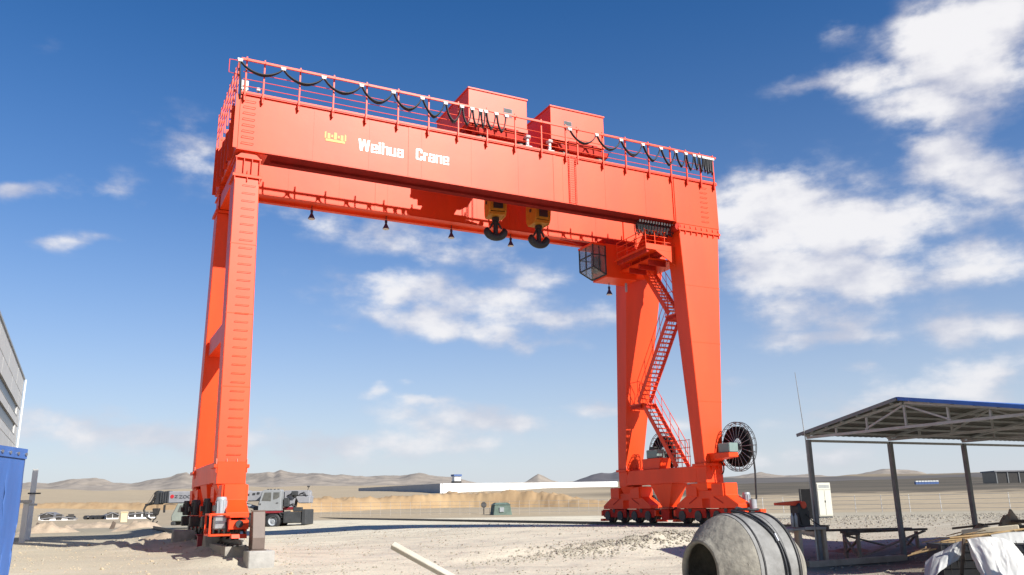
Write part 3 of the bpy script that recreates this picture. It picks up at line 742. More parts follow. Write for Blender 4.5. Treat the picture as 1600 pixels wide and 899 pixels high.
# left side: slender pair
LT = (0.0, .79, .08, .90); LB = (0.0, .86, -.50, .16)
mir = lambda q: (q[0], q[1], G - q[3], G - q[2])
ll = leg(LT, LB, 2.08, 11.27); lf = leg(mir(LT), mir(LB), 2.08, 11.27)
rungs(ll, .27, .40, (2.35, 11.0), lambda z: -.50 + (.58) * (z - 2.08) / 9.19, 33)
flange(0, .79, .08, .90, 11.33, ll); flange(0, .86, -.50, .16, 2.02, ll)
flange(0, .79, G - .90, G - .08, 11.33, lf); flange(0, .86, G - .16, G + .50, 2.02, lf)
for y0, y1, L_ in ((.10, .88, ll), (G - .88, G - .10, lf)):
    h_ = MB().box(.03, .76, y0, y1, 11.38, 11.93).build('leg_head', RED, L_, bevel=.01)
    for x in (0.01, .255, .51, .755): MB().box(x, x + .02, y0 - .09, y0 - .002, 11.38, 11.93).build('stiffener', RED, L_)
    MB().box(-.02, .81, y0 - .10, y1 + .10, 11.93, 11.97).build('head_plate', RED, L_)
    MB().prism([(0, 0), (.8, 0), (.66, .14), (.5, .2), (.3, .2), (.14, .14)], lambda u, v, t: (u, t, 11.97 + v), y0 - .02, y1 + .02).build('bearing_saddle', RED, L_)
    MB().box(.0, 1.0, y0 - .04, y1 + .04, 12.172, ZB - .002).build('girder_seat', RED, L_)
MB().hexa([(.06, .95, 11.40), (.70, .95, 11.40), (.70, G - .95, 11.40), (.06, G - .95, 11.40)], [(.06, .95, 11.92), (.70, .95, 11.92), (.70, G - .95, 11.92), (.06, G - .95, 11.92)]).build('leg_tie_beam', RED, crane, bevel=.012)
MB().box(.10, .72, .62, G - .62, 6.02, 6.62).build('leg_brace', RED, crane, bevel=.012)
# right side: heavy tapering pair
RT_ = (17.89, 19.97, .0, .93); RB = (17.89, 18.77, -.585, .05)
rl = leg(RT_, RB, 2.24, 11.84); rf = leg(mir(RT_), mir(RB), 2.24, 11.84)
for q, T_, B_ in ((rl, RT_, RB), (rf, mir(RT_), mir(RB))):
    flange(T_[0], T_[1], T_[2], T_[3], 11.89, q); flange(B_[0], B_[1], B_[2], B_[3], 2.19, q)
    MB().box(17.80, 20.04, T_[2], T_[3], 11.945, ZB - .055).build('leg_head', RED, q, bevel=.01)
    MB().cyl((17.84, T_[2] - .02, 11.98), (17.84, T_[3] + .02, 11.98), .16, n=16).build('pin_boss', M['red_dull'], q)

for lg_, T_, B_, z0, z1 in ((ll, LT, LB, 2.08, 11.27), (rl, RT_, RB, 2.24, 11.84)):
    for k in (1, 2, 3):
        w_ = k / 4; z = z0 + (z1 - z0) * w_; q_ = [B_[i] + (T_[i] - B_[i]) * w_ for i in range(4)]
        MB().box(q_[0] - .003, q_[1] + .003, q_[2] - .004, q_[3] + .003, z - .014, z + .014).build('weld_seam', RED, lg_)
# ---- sill beams on both sides
for x0, x1 in ((0.02, .84), (17.91, 18.75)):
    sb = MB().box(x0, x1, .0, G, 1.55, 2.16).build('sill_beam', RED, crane, bevel=.012)
    for sgn in (0, 1):
        Y = (lambda y: y) if not sgn else (lambda y: G - y)
        ys = sorted((Y(-.58), Y(-.003)))
        MB().box(x0, x1, ys[0], ys[1], 1.50, 2.14).build('corner_box', RED, sb, bevel=.012)
        MB().hexa([(x0 + .12, Y(-.46), 1.22), (x1 - .12, Y(-.46), 1.22), (x1 - .12, Y(.12), 1.22), (x0 + .12, Y(.12), 1.22)], [(x0 + .02, Y(-.55), 1.50), (x1 - .02, Y(-.55), 1.50), (x1 - .02, Y(.5), 1.50), (x0 + .02, Y(.5), 1.50)]).build('pin_bracket', RED, sb, bevel=.01)

# ---- bogies: one built, three copied (wheels, motors and frames with it)
def make_bogie():
    """local: y along the rail, x across, origin on the rail head"""
    b = bpy.data.objects.new('bogie', None); link(b); b.parent = crane; b.empty_display_size = .2
    f = lambda u, v, t: (t, u, v)
    MB().prism([(-1.16, 1.05), (-1.16, 1.48), (-.42, 1.48), (-.42, 1.22), (.42, 1.22), (.42, 1.48), (1.16, 1.48), (1.16, 1.05), (1.82, .70), (1.82, .56), (.22, .56), (.22, .92), (-.22, .92), (-.22, .56), (-1.82, .56), (-1.82, .70)], f, -.30, .30).build('equaliser_beam', RED, b, bevel=.012, local=True)
    for s in (-1, 1):
        MB().hexa([(-.36, s * .44, 1.0), (.36, s * .44, 1.0), (.36, s * 1.10, 1.0), (-.36, s * 1.10, 1.0)], [(-.36, s * .44, 1.46), (.36, s * .44, 1.46), (.36, s * 1.10, 1.46), (-.36, s * 1.10, 1.46)]).build('housing', RED, b, bevel=.012, local=True)
        for xx in (-.312, .306):
            MB().hexa([(xx, s * .5, .95), (xx + .006, s * .5, .95), (xx + .006, s * 1.0, .72), (xx, s * 1.0, .72)], [(xx, s * .5, 1.0), (xx + .006, s * .5, 1.0), (xx + .006, s * 1.0, .77), (xx, s * 1.0, .77)]).build('stiffener', M['red_dull'], b, local=True)
        mb = MB()
        for xx in (-.24, .19):
            mb.prism([(s * .14, .20), (s * .14, .54), (s * 2.0, .54), (s * 2.0, .34), (s * 1.9, .20)], f, xx, xx + .05)
        mb.box(-.188, .188, min(s * .98, s * 1.12), max(s * .98, s * 1.12), .24, .5)
        fr = mb.build('truck_frame', M['red_dull'], b, bevel=.006, local=True)
        MB().cyl((-.26, s * 1.05, .50), (.26, s * 1.05, .50), .10, n=12).build('pivot_pin', M['iron'], fr, local=True)
        for y in (.55, 1.55):
            w = MB().lathe([(-.09, .09), (-.09, .30), (-.06, .30), (-.06, .26), (.06, .26), (.06, .30), (.09, .30), (.09, .09)], (0, s * y, .262), (1, 0, 0), 22).build('wheel', M['iron'], b, local=True)
            MB().cyl((-.25, s * y, .27), (.25, s * y, .27), .085, n=10).build('axle', M['iron'], w, local=True)
            for xa, xb in ((-.285, -.242), (.242, .285)): MB().cyl((xa, s * y, .27), (xb, s * y, .27), .205, n=18).build('bearing_cap', M['iron'], w, local=True)
        # hydraulic buffer and rail sweep at the outer ends
        MB().box(-.26, .26, min(s * 2.0, s * 2.1), max(s * 2.0, s * 2.1), .26, .50).build('buffer_plate', RED, b, bevel=.008, local=True)
        MB().hexa([(-.20, s * 2.05, .03), (.20, s * 2.05, .03), (.20, s * 2.3, .03), (-.20, s * 2.3, .03)], [(-.20, s * 2.05, .14), (.20, s * 2.05, .14), (.20, s * 2.25, .14), (-.20, s * 2.25, .14)]).build('rail_sweep', RED, b, bevel=.006, local=True)
        MB().cyl((.0, s * 2.1, .40), (.0, s * 2.22, .40), .10, n=12).build('buffer', M['black'], b, local=True)
    return b
def make_motor(mat):
    mb = MB(); x = -.40
    m = MB().cyl((x, 0, .62), (x, 0, 1.04), .135, n=18).build('drive_motor', mat, crane, local=True)
    MB().cyl((x, 0, 1.043), (x, 0, 1.12), .145, .12, 18).build('fan_cover', mat, m, local=True)
    for k in range(10):
        a = 2 * math.pi * k / 10
        MB().bar((x + .137 * math.cos(a), .137 * math.sin(a), .64), (x + .137 * math.cos(a), .137 * math.sin(a), 1.02), .014, .03, (math.cos(a), math.sin(a), 0)).build('cooling_fin', mat, m, local=True)
    MB().box(x - .17, x + .17, -.15, .15, .26, .60).build('gearbox', M['steel'] if mat is M['grey'] else M['iron'], m, bevel=.03, local=True)
    MB().box(x - .22, x - .13, -.08, .08, .74, .90).build('terminal_box', M['iron'], m, bevel=.01, local=True)
    return m
b0 = make_bogie()
XL, XR = .43, 18.33
BY = (-.30, 5.12)
bog = []
for i, (x, y) in enumerate(((XL, BY[0]), (XL, BY[1]), (XR, BY[0]), (XR, BY[1]))):
    q = b0 if i == 0 else inst(b0, (0, 0, 0), crane)
    q.location = Vector((x, y, 0)) - crane.location; bog.append(q)
mg = make_motor(M['grey']); mk = make_motor(M['chassis'])  # shade of the motors behind is put into a darker colour
def put(o, x, y, flip=False, first=False):
    c = o if first else inst(o, (0, 0, 0), crane)
    c.location = Vector((x, y, 0)) - crane.location
    if flip: c.rotation_euler = (0, 0, math.pi)
    return c
put(mg, XL, BY[0] - 1.5, first=True)
for i, y in enumerate((BY[0] + 1.15, BY[1] - 1.25, BY[1] + 1.2)): put(mk, XL, y, first=(i == 0))
for y in (BY[0] - 1.5, BY[0] + 1.2, BY[1] - 1.2, BY[1] + 1.4): put(mg if y < 0 else mk, XR, y, flip=True)
# guard frame round the lit motor
mb = MB(); x0, x1, y0, y1 = XL - .72, XL - .16, BY[0] - 1.95, BY[0] - 1.05
for z in (.12, .66):
    for a, b in (((x0, y0), (x1, y0)), ((x0, y0), (x0, y1)), ((x0, y1), (x1, y1))): mb.bar((a[0], a[1], z), (b[0], b[1], z), .05, .05)
for a in ((x0, y0), (x0, y1), ): mb.bar((a[0], a[1], .145), (a[0], a[1], .635), .048, .048)
mb.build('motor_guard', RED, crane)
# anchoring cone under the right sill beam, a smaller one on the left
for xc in (XR, XL):
    an = MB().hexa([(xc - .22, 2.12, .62), (xc + .22, 2.12, .62), (xc + .22, 2.62, .62), (xc - .22, 2.62, .62)], [(xc - .40, 1.62, 1.55), (xc + .40, 1.62, 1.55), (xc + .40, 3.12, 1.55), (xc - .40, 3.12, 1.55)]).build('anchor_cone', RED, crane, bevel=.012)
    MB().box(xc - .30, xc + .30, 2.0, 2.74, .56, .617).build('anchor_flange', M['red_dull'], an)
    MB().box(xc - .2, xc + .2, 2.2, 2.72, .10, .555).build('anchor_box', M['red_dull'], an, bevel=.01)
    MB().lathe([(-.06, .05), (-.06, .28), (.06, .28), (.06, .05)], (xc, 1.92, .34), (1, 0, 0), 18).build('clamp_wheel', M['iron'], an)

# ---- cable reels
def reel(cx, cy, cz, rad=.93):
    r = bpy.data.objects.new('cable_reel', None); link(r); r.parent = crane; r.location = Vector((cx, cy, cz)) - crane.location
    MB().lathe([(-.08, .33), (-.08, rad * .83), (.08, rad * .83), (.08, .33), (-.08, .33)], (0, 0, 0), (1, 0, 0), 40).build('cable_coil', M['matt'], r, local=True)
    mb = MB()
    for xx in (-.10, .10):
        mb.tube([(xx, rad * math.cos(2 * math.pi * k / 48), rad * math.sin(2 * math.pi * k / 48)) for k in range(49)], .014, 6, cap=False)
        mb.tube([(xx, rad * .93 * math.cos(2 * math.pi * k / 48), rad * .93 * math.sin(2 * math.pi * k / 48)) for k in range(49)], .010, 6, cap=False)
    mb.build('rim', M['iron'], r, local=True)
    for k in range(22):
        a = 2 * math.pi * k / 22
        for xx in (-.10, .10):
            MB().tube([(xx * .8, .09 * math.cos(a), .09 * math.sin(a)), (xx, rad * math.cos(a), rad * math.sin(a))], .011, 5)  .build('spoke', M['spoke'], r, local=True)
        MB().tube([(-.10, rad * math.cos(a), rad * math.sin(a)), (.10, rad * math.cos(a), rad * math.sin(a))], .011, 5).build('rim_bar', M['iron'], r, local=True)
    MB().cyl((-.16, 0, 0), (.14, 0, 0), .12, n=16).build('hub', M['iron'], r, local=True)
    return r
reel(19.02, -1.22, 2.84); reel(18.8, 3.2, 2.82)
a1 = MB().hexa([(18.14, -1.70, 2.42), (18.60, -1.70, 2.42), (18.60, -.56, 2.32), (18.14, -.56, 2.32)], [(18.14, -1.70, 2.58), (18.60, -1.70, 2.58), (18.60, -.52, 2.62), (18.14, -.52, 2.62)]).build('reel_bracket', RED, crane, bevel=.01)
d1 = MB().box(18.22, 18.66, -1.66, -1.02, 2.60, 2.95).build('reel_drive', M['greenbox'], crane, bevel=.02)
MB().cyl((18.66, -1.25, 2.80), (18.88, -1.25, 2.82), .17, n=16).build('gear_case', M['iron'], d1)
MB().hexa([(18.04, 2.55, 2.17), (18.60, 2.55, 2.17), (18.60, 3.72, 2.17), (18.04, 3.72, 2.17)], [(18.04, 2.45, 2.62), (18.60, 2.45, 2.62), (18.60, 3.76, 2.62), (18.04, 3.76, 2.62)]).build('reel_pedestal', RED, crane, bevel=.01)
d2 = MB().box(18.10, 18.50, 2.75, 3.50, 2.63, 2.98).build('reel_drive', M['greenbox'], crane, bevel=.02)
MB().cyl((18.50, 3.2, 2.80), (18.68, 3.2, 2.82), .17, n=16).build('gear_case', M['iron'], d2)
MB().box(18.2, 18.45, 3.05, 3.4, 2.983, 3.12).build('limit_switch', M['iron'], d2)
# supply cable falling from the near reel to the ground
MB().tube([(19.02, -2.02, 2.74), (19.02, -2.06, 1.9), (19.03, -2.0, .95), (19.04, -1.9, .55)], .035, 8).build('supply_cable', M['black'], crane)
MB().cyl((18.62, -2.25, .50), (18.62, -2.25, .86), .13, n=14).build('rail_clamp', M['grey'], crane)
mb = MB(); mb.bar((18.62, -1.9, .45), (18.62, -2.75, .45), .25, .12); mb.bar((18.62, -2.65, .39), (18.62, -2.7, .08), .3, .1); mb.build('clamp_arm', RED, crane)
MB().tube([(18.6, -.60, 1.95 + .25 * math.cos(a)) if False else (18.62 + .0, -.66 - .13 * math.sin(a), 2.05 - .22 * math.cos(a)) for a in np.linspace(0, math.pi, 9)], .025, 6).build('hose_loop', M['black'], crane)

# ---- stairs on the right-hand frame
def flight(p, q, w, n, railside=1):
    """p (upper) to q (lower) along y in the plane of the legs; centred on x"""
    p = Vector(p); q = Vector(q); st = bpy.data.objects.new('stair_flight', None); link(st); st.parent = crane
    for s in (-1, 1): MB().bar(p + Vector((s * w / 2, 0, 0)), q + Vector((s * w / 2, 0, 0)), .03, .20).build('stringer', RED, st)
    for i in range(1, n):
        c = p + (q - p) * (i / n)
        MB().box(c.x - w / 2 + .018, c.x + w / 2 - .018, c.y - .11, c.y + .11, c.z - .015, c.z + .015).build('tread', RED, st)
    d = q - p
    for s in (-1, 1):
        for hgt in (.5, .95):
            MB().tube([p + Vector((s * w / 2, 0, hgt)), q + Vector((s * w / 2, 0, hgt))], .015, 6).build('handrail', RED, st)
        for k in range(5):
            c = p + d * (k / 4); MB().tube([c + Vector((s * w / 2, 0, .05)), c + Vector((s * w / 2, 0, .95))], .013, 6).build('handrail_post', RED, st)
    return st
SX = 18.32
flight((SX, 2.85, 10.75), (SX, 1.22, 8.50), .60, 13)
flight((SX, 1.25, 8.42), (SX, 3.75, 5.05), .62, 20)
flight((SX + .02, 3.45, 4.95), (SX + .02, 1.36, 2.19), .62, 15)
for y0, y1, z in ((.62, 1.35, 8.42), (3.42, 4.25, 5.0)):
    ld = MB().box(SX - .42, SX + .42, y0, y1, z - .06, z).build('landing', RED, crane)
    MB().box(SX - .40, SX + .40, y0 + .05, y1 - .05, z - .2, z - .063).build('landing_bracket', M['red_dull'], ld)
    for s in (-1, 1):
        MB().tube([(SX + s * .4, y0 + .05, z + .95), (SX + s * .4, y1 - .05, z + .95)], .015, 6).build('handrail', RED, ld)
        for yy in (y0 + .05, y1 - .05): MB().tube([(SX + s * .4, yy, z), (SX + s * .4, yy, z + .95)], .014, 6).build('handrail_post', RED, ld)
mb = MB()
for z in (2.55, 2.9, 3.2): mb.tube([(SX - .38, 1.45, z), (SX - .38, .3, z)], .014, 6)
for yy in (1.42, 1.15, .88, .61, .35): mb.tube([(SX - .38, yy, 2.165), (SX - .38, yy, 3.2)], .014, 6)
mb.build('sill_railing', RED, crane)

# ---- platform and cable bundle under the right end of the near girder
pf = MB().box(16.44, 17.88, .45, 2.7, 11.02, 11.09).build('service_platform', RED, crane)
MB().box(16.44, 17.88, .40, .447, 10.98, 11.22).build('toe_board', RED, pf)
MB().prism([(16.9, 10.975), (17.88, 10.975), (17.88, 10.42)], lambda u, v, t: (u, t, v), .40, .45).build('bracket_plate', RED, pf)
for x in (16.5, 17.2): MB().box(x, x + .10, .46, 2.65, 10.86, 11.015).build('bearer', M['red_dull'], pf)
for z in (11.36, 11.58, 11.80):
    MB().tube([(16.46, 2.6, z), (16.46, .43, z), (17.88, .43, z)], .017, 6).build('handrail', RED, pf)
for x, y in ((16.46, .43), (16.93, .43), (17.42, .43), (16.46, 1.1), (16.46, 1.8), (16.46, 2.55)):
    MB().tube([(x, y, 11.09), (x, y, 11.80)], .02, 6).build('handrail_post', RED, pf)
MB().box(16.92, 17.02, .6, .7, 11.09, 11.26).build('lubricator', M['yellow'], pf)
iw = MB().box(17.0, 18.75, .95, G - .95, 10.72, 10.79).build('inner_walkway', RED, crane)
for yy in (1.0, 1.7, 2.4): MB().box(17.0, 17.86, yy, yy + .08, 10.5, 10.717).build('bearer', M['red_dull'], iw)
for zz in (11.1, 11.5): MB().tube([(17.02, .97, zz), (17.02, 3.0, zz)], .014, 6).build('handrail', RED, iw)
for yy in (1.0, 1.65, 2.3, 2.95): MB().tube([(17.02, yy, 10.79), (17.02, yy, 11.5)], .014, 6).build('handrail_post', RED, iw)
bd = bpy.data.objects.new('cable_bundle', None); link(bd); bd.parent = crane
for i in range(46):
    x = 16.08 + i * .039; z1 = 12.10; dz = .42 + .07 * math.sin(i * 2.1); y = .32 + .14 * (i % 4)
    MB().tube([(x + .045 * math.cos(t), y, z1 - dz * math.sin(t) ** .6) for t in np.linspace(0.0, math.pi, 9)], .017, 5).build('cable_loop', M['black'], bd)
for i in range(13):
    x = 16.12 + i * .138
    MB().box(x - .02, x + .02, .24, .30, 12.06, 12.15).build('carrier', M['white'], bd)

# ---- operator's cab
cab = bpy.data.objects.new('operator_cab', None); link(cab); cab.parent = crane
cx0, cx1, cy0, cy1, cz0, cz1 = 15.58, 16.22, 3.12, 4.25, 10.52, 11.82
MB().box(cx1 + .02, 17.86, cy0, cy1, cz0 - .10, cz1 + .14).build('cab_body', RED, cab, bevel=.015)
MB().box(cx0 - .05, cx1 + .015, cy0 - .03, cy1 + .03, cz1 + .02, cz1 + .10).build('cab_roof', RED, cab)
mb = MB()
for x, y in ((cx0, cy0), (cx0, cy1), (cx1, cy0), (cx1, cy1)):
    mb.bar((x if x > 15.6 else x, y, cz0 + (.30 if x < 15.6 else 0)), (x, y, cz1 + .02), .05, .05)
for y in (cy0, cy1):
    mb.bar((cx0, y, cz0 + .30), (cx1, y, cz0), .05, .05); mb.bar((cx0, y, cz0 + .86), (cx1, y, cz0 + .86), .04, .04); mb.bar(((cx0 + cx1) / 2, y, cz0 + .2), ((cx0 + cx1) / 2, y, cz1), .035, .035)
for z, x in ((cz0 + .30, cx0), (cz0 + .86, cx0), (cz0, cx1 - .02)):
    mb.bar((x, cy0, z), (x, cy1, z), .05, .05)
mb.bar((cx0, (cy0 + cy1) / 2, cz0 + .3), (cx0, (cy0 + cy1) / 2, cz1), .035, .035)
mb.build('cab_frame', M['chassis'], cab)
xm = (cx0 + cx1) / 2
def pane(vs, mat=None): MB().add(vs, [(0, 1, 2, 3)]).build('window_pane', mat or M['cabglass'], cab, solid=.008)
for xa, xb in ((cx0 + .03, xm - .02), (xm + .02, cx1 - .03)):
    za = lambda x: cz0 + .30 - .30 * (x - cx0) / (cx1 - cx0) + .03
    for y in (cy0, cy1):
        pane([(xa, y, za(xa)), (xb, y, za(xb)), (xb, y, cz0 + .84), (xa, y, cz0 + .84)])
        pane([(xa, y, cz0 + .88), (xb, y, cz0 + .88), (xb, y, cz1), (xa, y, cz1)])
ymid = (cy0 + cy1) / 2
for ya, yb in ((cy0 + .03, ymid - .02), (ymid + .02, cy1 - .03)):
    pane([(cx0, ya, cz0 + .33), (cx0, yb, cz0 + .33), (cx0, yb, cz0 + .84), (cx0, ya, cz0 + .84)], M['cabglass'])
    pane([(cx0, ya, cz0 + .88), (cx0, yb, cz0 + .88), (cx0, yb, cz1), (cx0, ya, cz1)], M['cabglass'])
    pane([(cx0 + .02, ya, cz0 + .28), (cx0 + .02, yb, cz0 + .28), (cx1 - .04, yb, cz0 + .02), (cx1 - .04, ya, cz0 + .02)], M['cabglass'])
MB().box(16.05, 16.2, 3.5, 3.9, 10.75, 11.45).build('operator_seat', M['black'], cab)
MB().prism([(14.4, ZB - .06), (16.3, ZB - .06), (16.3, 11.9), (15.6, 11.98)], lambda u, v, t: (u, t, v), 3.9, 3.98).build('cab_hanger', M['red_dull'], cab)
MB().box(cx1, 17.86, cy0 + .1, cy1 - .1, cz1 + .16, ZB - .01).build('cab_mount', M['red_dull'], cab)
MB().cyl((17.4, 3.35, 9.9), (17.4, 3.35, 10.3), .05, n=8).build('cab_pipe', M['galv'], cab)

# ---- hanging flood lamps
def lamp(x, y, ztop, first=None):
    l = bpy.data.objects.new('flood_lamp', None); link(l); l.parent = crane; l.location = Vector((x, y, ztop)) - crane.location
    MB().tube([(0, 0, 0), (0, 0, -.18)], .016, 6).build('lamp_hook', M['iron'], l, local=True)
    MB().cyl((0, 0, -.18), (0, 0, -.28), .055, n=12).build('ballast_box', M['lamp'], l, local=True)
    MB().lathe([(0, .035), (-.06, .05), (-.24, .13), (-.26, .135)], (0, 0, -.28), (0, 0, 1), 16).build('lamp_shade', M['lamp'], l, local=True)
    MB().cyl((0, 0, -.52), (0, 0, -.555), .125, n=16).build('lamp_lens', M['lampglass'], l, local=True)
    return l
L0 = lamp(3.51, 4.3, ZB - .002)
for x in (6.52, 9.37, 12.15): inst(L0, Vector((x, 4.3, ZB - .002)) - crane.location, crane)
inst(L0, Vector((16.66, 3.6, 10.31)) - crane.location, crane)

# ---- handrail, festoon track and trailing cables on the near girder
RX = [.11, .70, 1.90, 3.08, 4.27, 5.45, 6.63, 7.81, 9.0, 10.2, 11.35, 12.46, 12.99, 14.2, 15.31, 16.47, 17.60, 18.44, 19.19, 19.90]
pst = MB().bar((0, 0, -.28), (0, 0, 1.32), .045, .055, (0, 1, 0)).build('railing_post', RED, crane, local=True)
pbr = MB().hexa([(-.02, -.02, -.28), (.02, -.02, -.28), (.02, .09, -.28), (-.02, .09, -.28)], [(-.05, -.03, -.08), (.05, -.03, -.08), (.05, .09, -.08), (-.05, .09, -.08)]).build('post_bracket', M['red_dull'], pst, local=True)
arm = MB().hexa([(-.02, -.14, 1.13), (.02, -.14, 1.13), (.02, .03, 1.24), (-.02, .03, 1.24)], [(-.02, -.14, 1.17), (.02, -.14, 1.17), (.02, .03, 1.30), (-.02, .03, 1.30)]).build('track_arm', RED, pst, local=True)
for i, x in enumerate(RX):
    loc = Vector((x, -.10, ZT)) - crane.location
    if i == 0: pst.location = loc
    else: inst(pst, loc, crane)
for z in (.25, .50, .76):
    MB().tube([(.02, -.10, ZT + z), (LG - .1, -.10, ZT + z)], .012, 6).build('railing_bar', RED, crane)
MB().bar((-.08, -.21, ZT + 1.16), (LG - .08, -.21, ZT + 1.16), .06, .075).build('festoon_track', RED, crane)
mb = MB(); mb.bar((.0, -.075, ZT + .045), (LG, -.075, ZT + .045), .012, .07); mb.build('kick_plate', RED, crane)
CX = [-.12, 1.30, 2.69, 4.04, 5.22, 6.33, 7.25, 7.91, 8.33, 8.68, 8.9, 9.34, 9.78, 12.59, 13.86, 15.04, 16.13, 17.05, 17.84, 18.36, 18.81, 19.07, 19.3, 19.45, 19.58, 19.70, 19.80]
car = MB().box(-.07, .07, -.26, -.16, 1.03, 1.10).build('cable_carrier', M['white'], crane, local=True)
MB().lathe([(-.09, .035), (.09, .035)], (0, -.21, 1.13), (1, 0, 0), 8).build('carrier_wheel', M['white'], car, local=True)
for i, x in enumerate(CX):
    loc = Vector((x, 0, ZT)) - crane.location
    if i == 0: car.location = loc
    else: inst(car, loc, crane)
random.seed(4)
for i in range(len(CX) - 1):
    a, b = CX[i], CX[i + 1]; span = b - a
    if span > 2.2: continue
    Lc = 1.62; sag = math.sqrt(max(.02, (Lc ** 2 - min(span, 1.5) ** 2) * 3 / 16)) if span > .75 else .62 - .12 * span
    if span <= .75: sag = min(.66, .55 + .1 * random.random())
    lp = bpy.data.objects.new('festoon_loop', None); link(lp); lp.parent = crane
    for k, yy in enumerate((-.24, -.21, -.18)):
        sg = sag * (1 + .05 * (k - 1) + .04 * random.random())
        pts = []
        for t in np.linspace(0, 1, 13):
            sh = 4 * t * (1 - t)
            pts.append((a + .03 + (span - .06) * (t + .06 * math.sin(2 * math.pi * t) * (1 if span < 1 else .3)), yy + .01 * math.sin(t * 9 + k), ZT + 1.04 - sg * sh ** (.62 if span < .75 else .85)))
        MB().tube(pts, .024, 6).build('trailing_cable', M['black'], lp)
MB().tube([(-.12, -.21, ZT + 1.04), (-.10, -.19, ZT + .6), (-.04, -.12, ZT + .25), (-.02, -.02, ZT - .2)], .03, 6).build('feed_cable', M['black'], crane)
MB().box(-.01, .22, -.07, .10, ZT + .13, ZT + .48).box(.02, .19, -.05, .08, ZT + .009, ZT + .127).build('junction_box', M['white'], crane, bevel=.01)
fl = MB().box(.50, .62, .0, .1, ZT + .22, ZT + .34).build('flood_light', M['white'], crane, bevel=.02); MB().tube([(.56, .05, ZT + .008), (.56, .05, ZT + .22)], .015, 6).build('light_stand', M['iron'], fl)
# end railing above the left end and the small side frame
for i, y in enumerate(np.linspace(.15, G - .05, 8)):
    inst(pst, Vector((-.10, y, ZT)) - crane.location, crane, kids=False)
for z in (.3, .58, .9, 1.25): MB().tube([(-.10, 0, ZT + z), (-.10, G, ZT + z)], .013, 6).build('railing_bar', RED, crane)
mb = MB(); mb.tube([(-.1, .1, ZT + .72), (-.42, .1, ZT + .74), (-.42, .1, ZT + 1.22), (-.1, .1, ZT + 1.24)], .014, 6); mb.build('rest_frame', RED, crane)

# ================================================================ crabs on top, hook blocks below
def crab(x0, label, xa, xw_):
    W = 2.58; t = thing('crab_trolley', label, 'trolley', (x0 + W / 2, G / 2, ZT + .10), 'crab trolleys on top of the crane girders')
    y0, y1 = .74, G - .74; z0, z1 = 15.27, 16.66
    h_ = MB().box(x0, x0 + W, y0, y1, z0, z1).build('machine_house', RED, t, bevel=.012)
    MB().box(x0 - .03, x0 + W + .03, y0 - .04, y1 + .04, z1 + .002, z1 + .06).build('roof', RED, h_)
    MB().box(x0 - .01, x0 + W + .01, y0 - .03, y0 - .001, z0 - .05, z0 + .10).build('drip_edge', RED, h_)
    wn_ = MB().box(xw_, xw_ + .38, y0 - .02, y0 - .001, 15.77, 16.15).build('window', M['hwin'], t, bevel=.05)
    MB().box(xw_ + .03, xw_ + .35, y0 - .026, y0 - .021, 15.97, 16.12).build('window_pane', M['chassis'], wn_)
    MB().box(x0 + .06, x0 + W - .10, y0 + .10, y1 - .1, 15.10, z0 - .003).build('deck', M['red_dull'], t)
    MB().prism([(x0 + .1, 15.095), (x0 + W - .12, 15.095), (x0 + W - .22, 14.85), (x0 + W - .6, 14.62), (x0 + .1, 14.55)], lambda u, v, q: (u, q, v), 1.25, G - 1.25).build('trolley_frame', M['red_dull'], t, bevel=.01)
    for yy in (GW / 2, G - GW / 2):
        MB().hexa([(x0 + .15, yy - .14, 14.62), (x0 + W - .15, yy - .14, 14.62), (x0 + W - .15, yy + .14, 14.62), (x0 + .15, yy + .14, 14.62)], [(x0 + .05, yy - .14, 14.86), (x0 + W - .05, yy - .14, 14.86), (x0 + W - .05, yy + .14, 14.86), (x0 + .05, yy + .14, 14.86)]).build('end_carriage', M['red_dull'], t)
        for xx in (x0 + .42, x0 + W - .42):
            MB().lathe([(-.07, .03), (-.07, .225), (-.05, .225), (-.05, .195), (.05, .195), (.05, .225), (.07, .225), (.07, .03)], (xx, yy, ZT + .30), (0, 1, 0), 18).build('wheel', M['iron'], t)
        MB().box(x0 + .6, x0 + W - .6, yy - .12, yy + .95 if yy < 2 else yy + .12, 14.863, 15.09).build('bolster', M['red_dull'], t)
    # white rope anchors and load cells that show under the house
    wa = MB().box(xa - .15, xa + .15, .12, .42, ZT + .012, ZT + .22).cyl((xa, .27, ZT + .222), (xa, .27, ZT + .56), .07, n=10).build('load_cell', M['white'], t, bevel=.02)
    MB().box(xa - .10, xa + .10, .15, .4, ZT + .56, ZT + .68).build('cell_head', M['white'], t, bevel=.02)
    for k in range(5): MB().box(x0 + .5 + k * .28, x0 + .62 + k * .28, y0 + .03, y0 + .12, 15.0, 15.098).build('cable_clip', M['iron'], t)
    return t
crab(8.60, 'left of the two red machine house trolleys on top of the crane', 10.92, 10.13)
crab(12.27, 'right of the two red machine house trolleys on top of the crane', 11.92, 12.9)
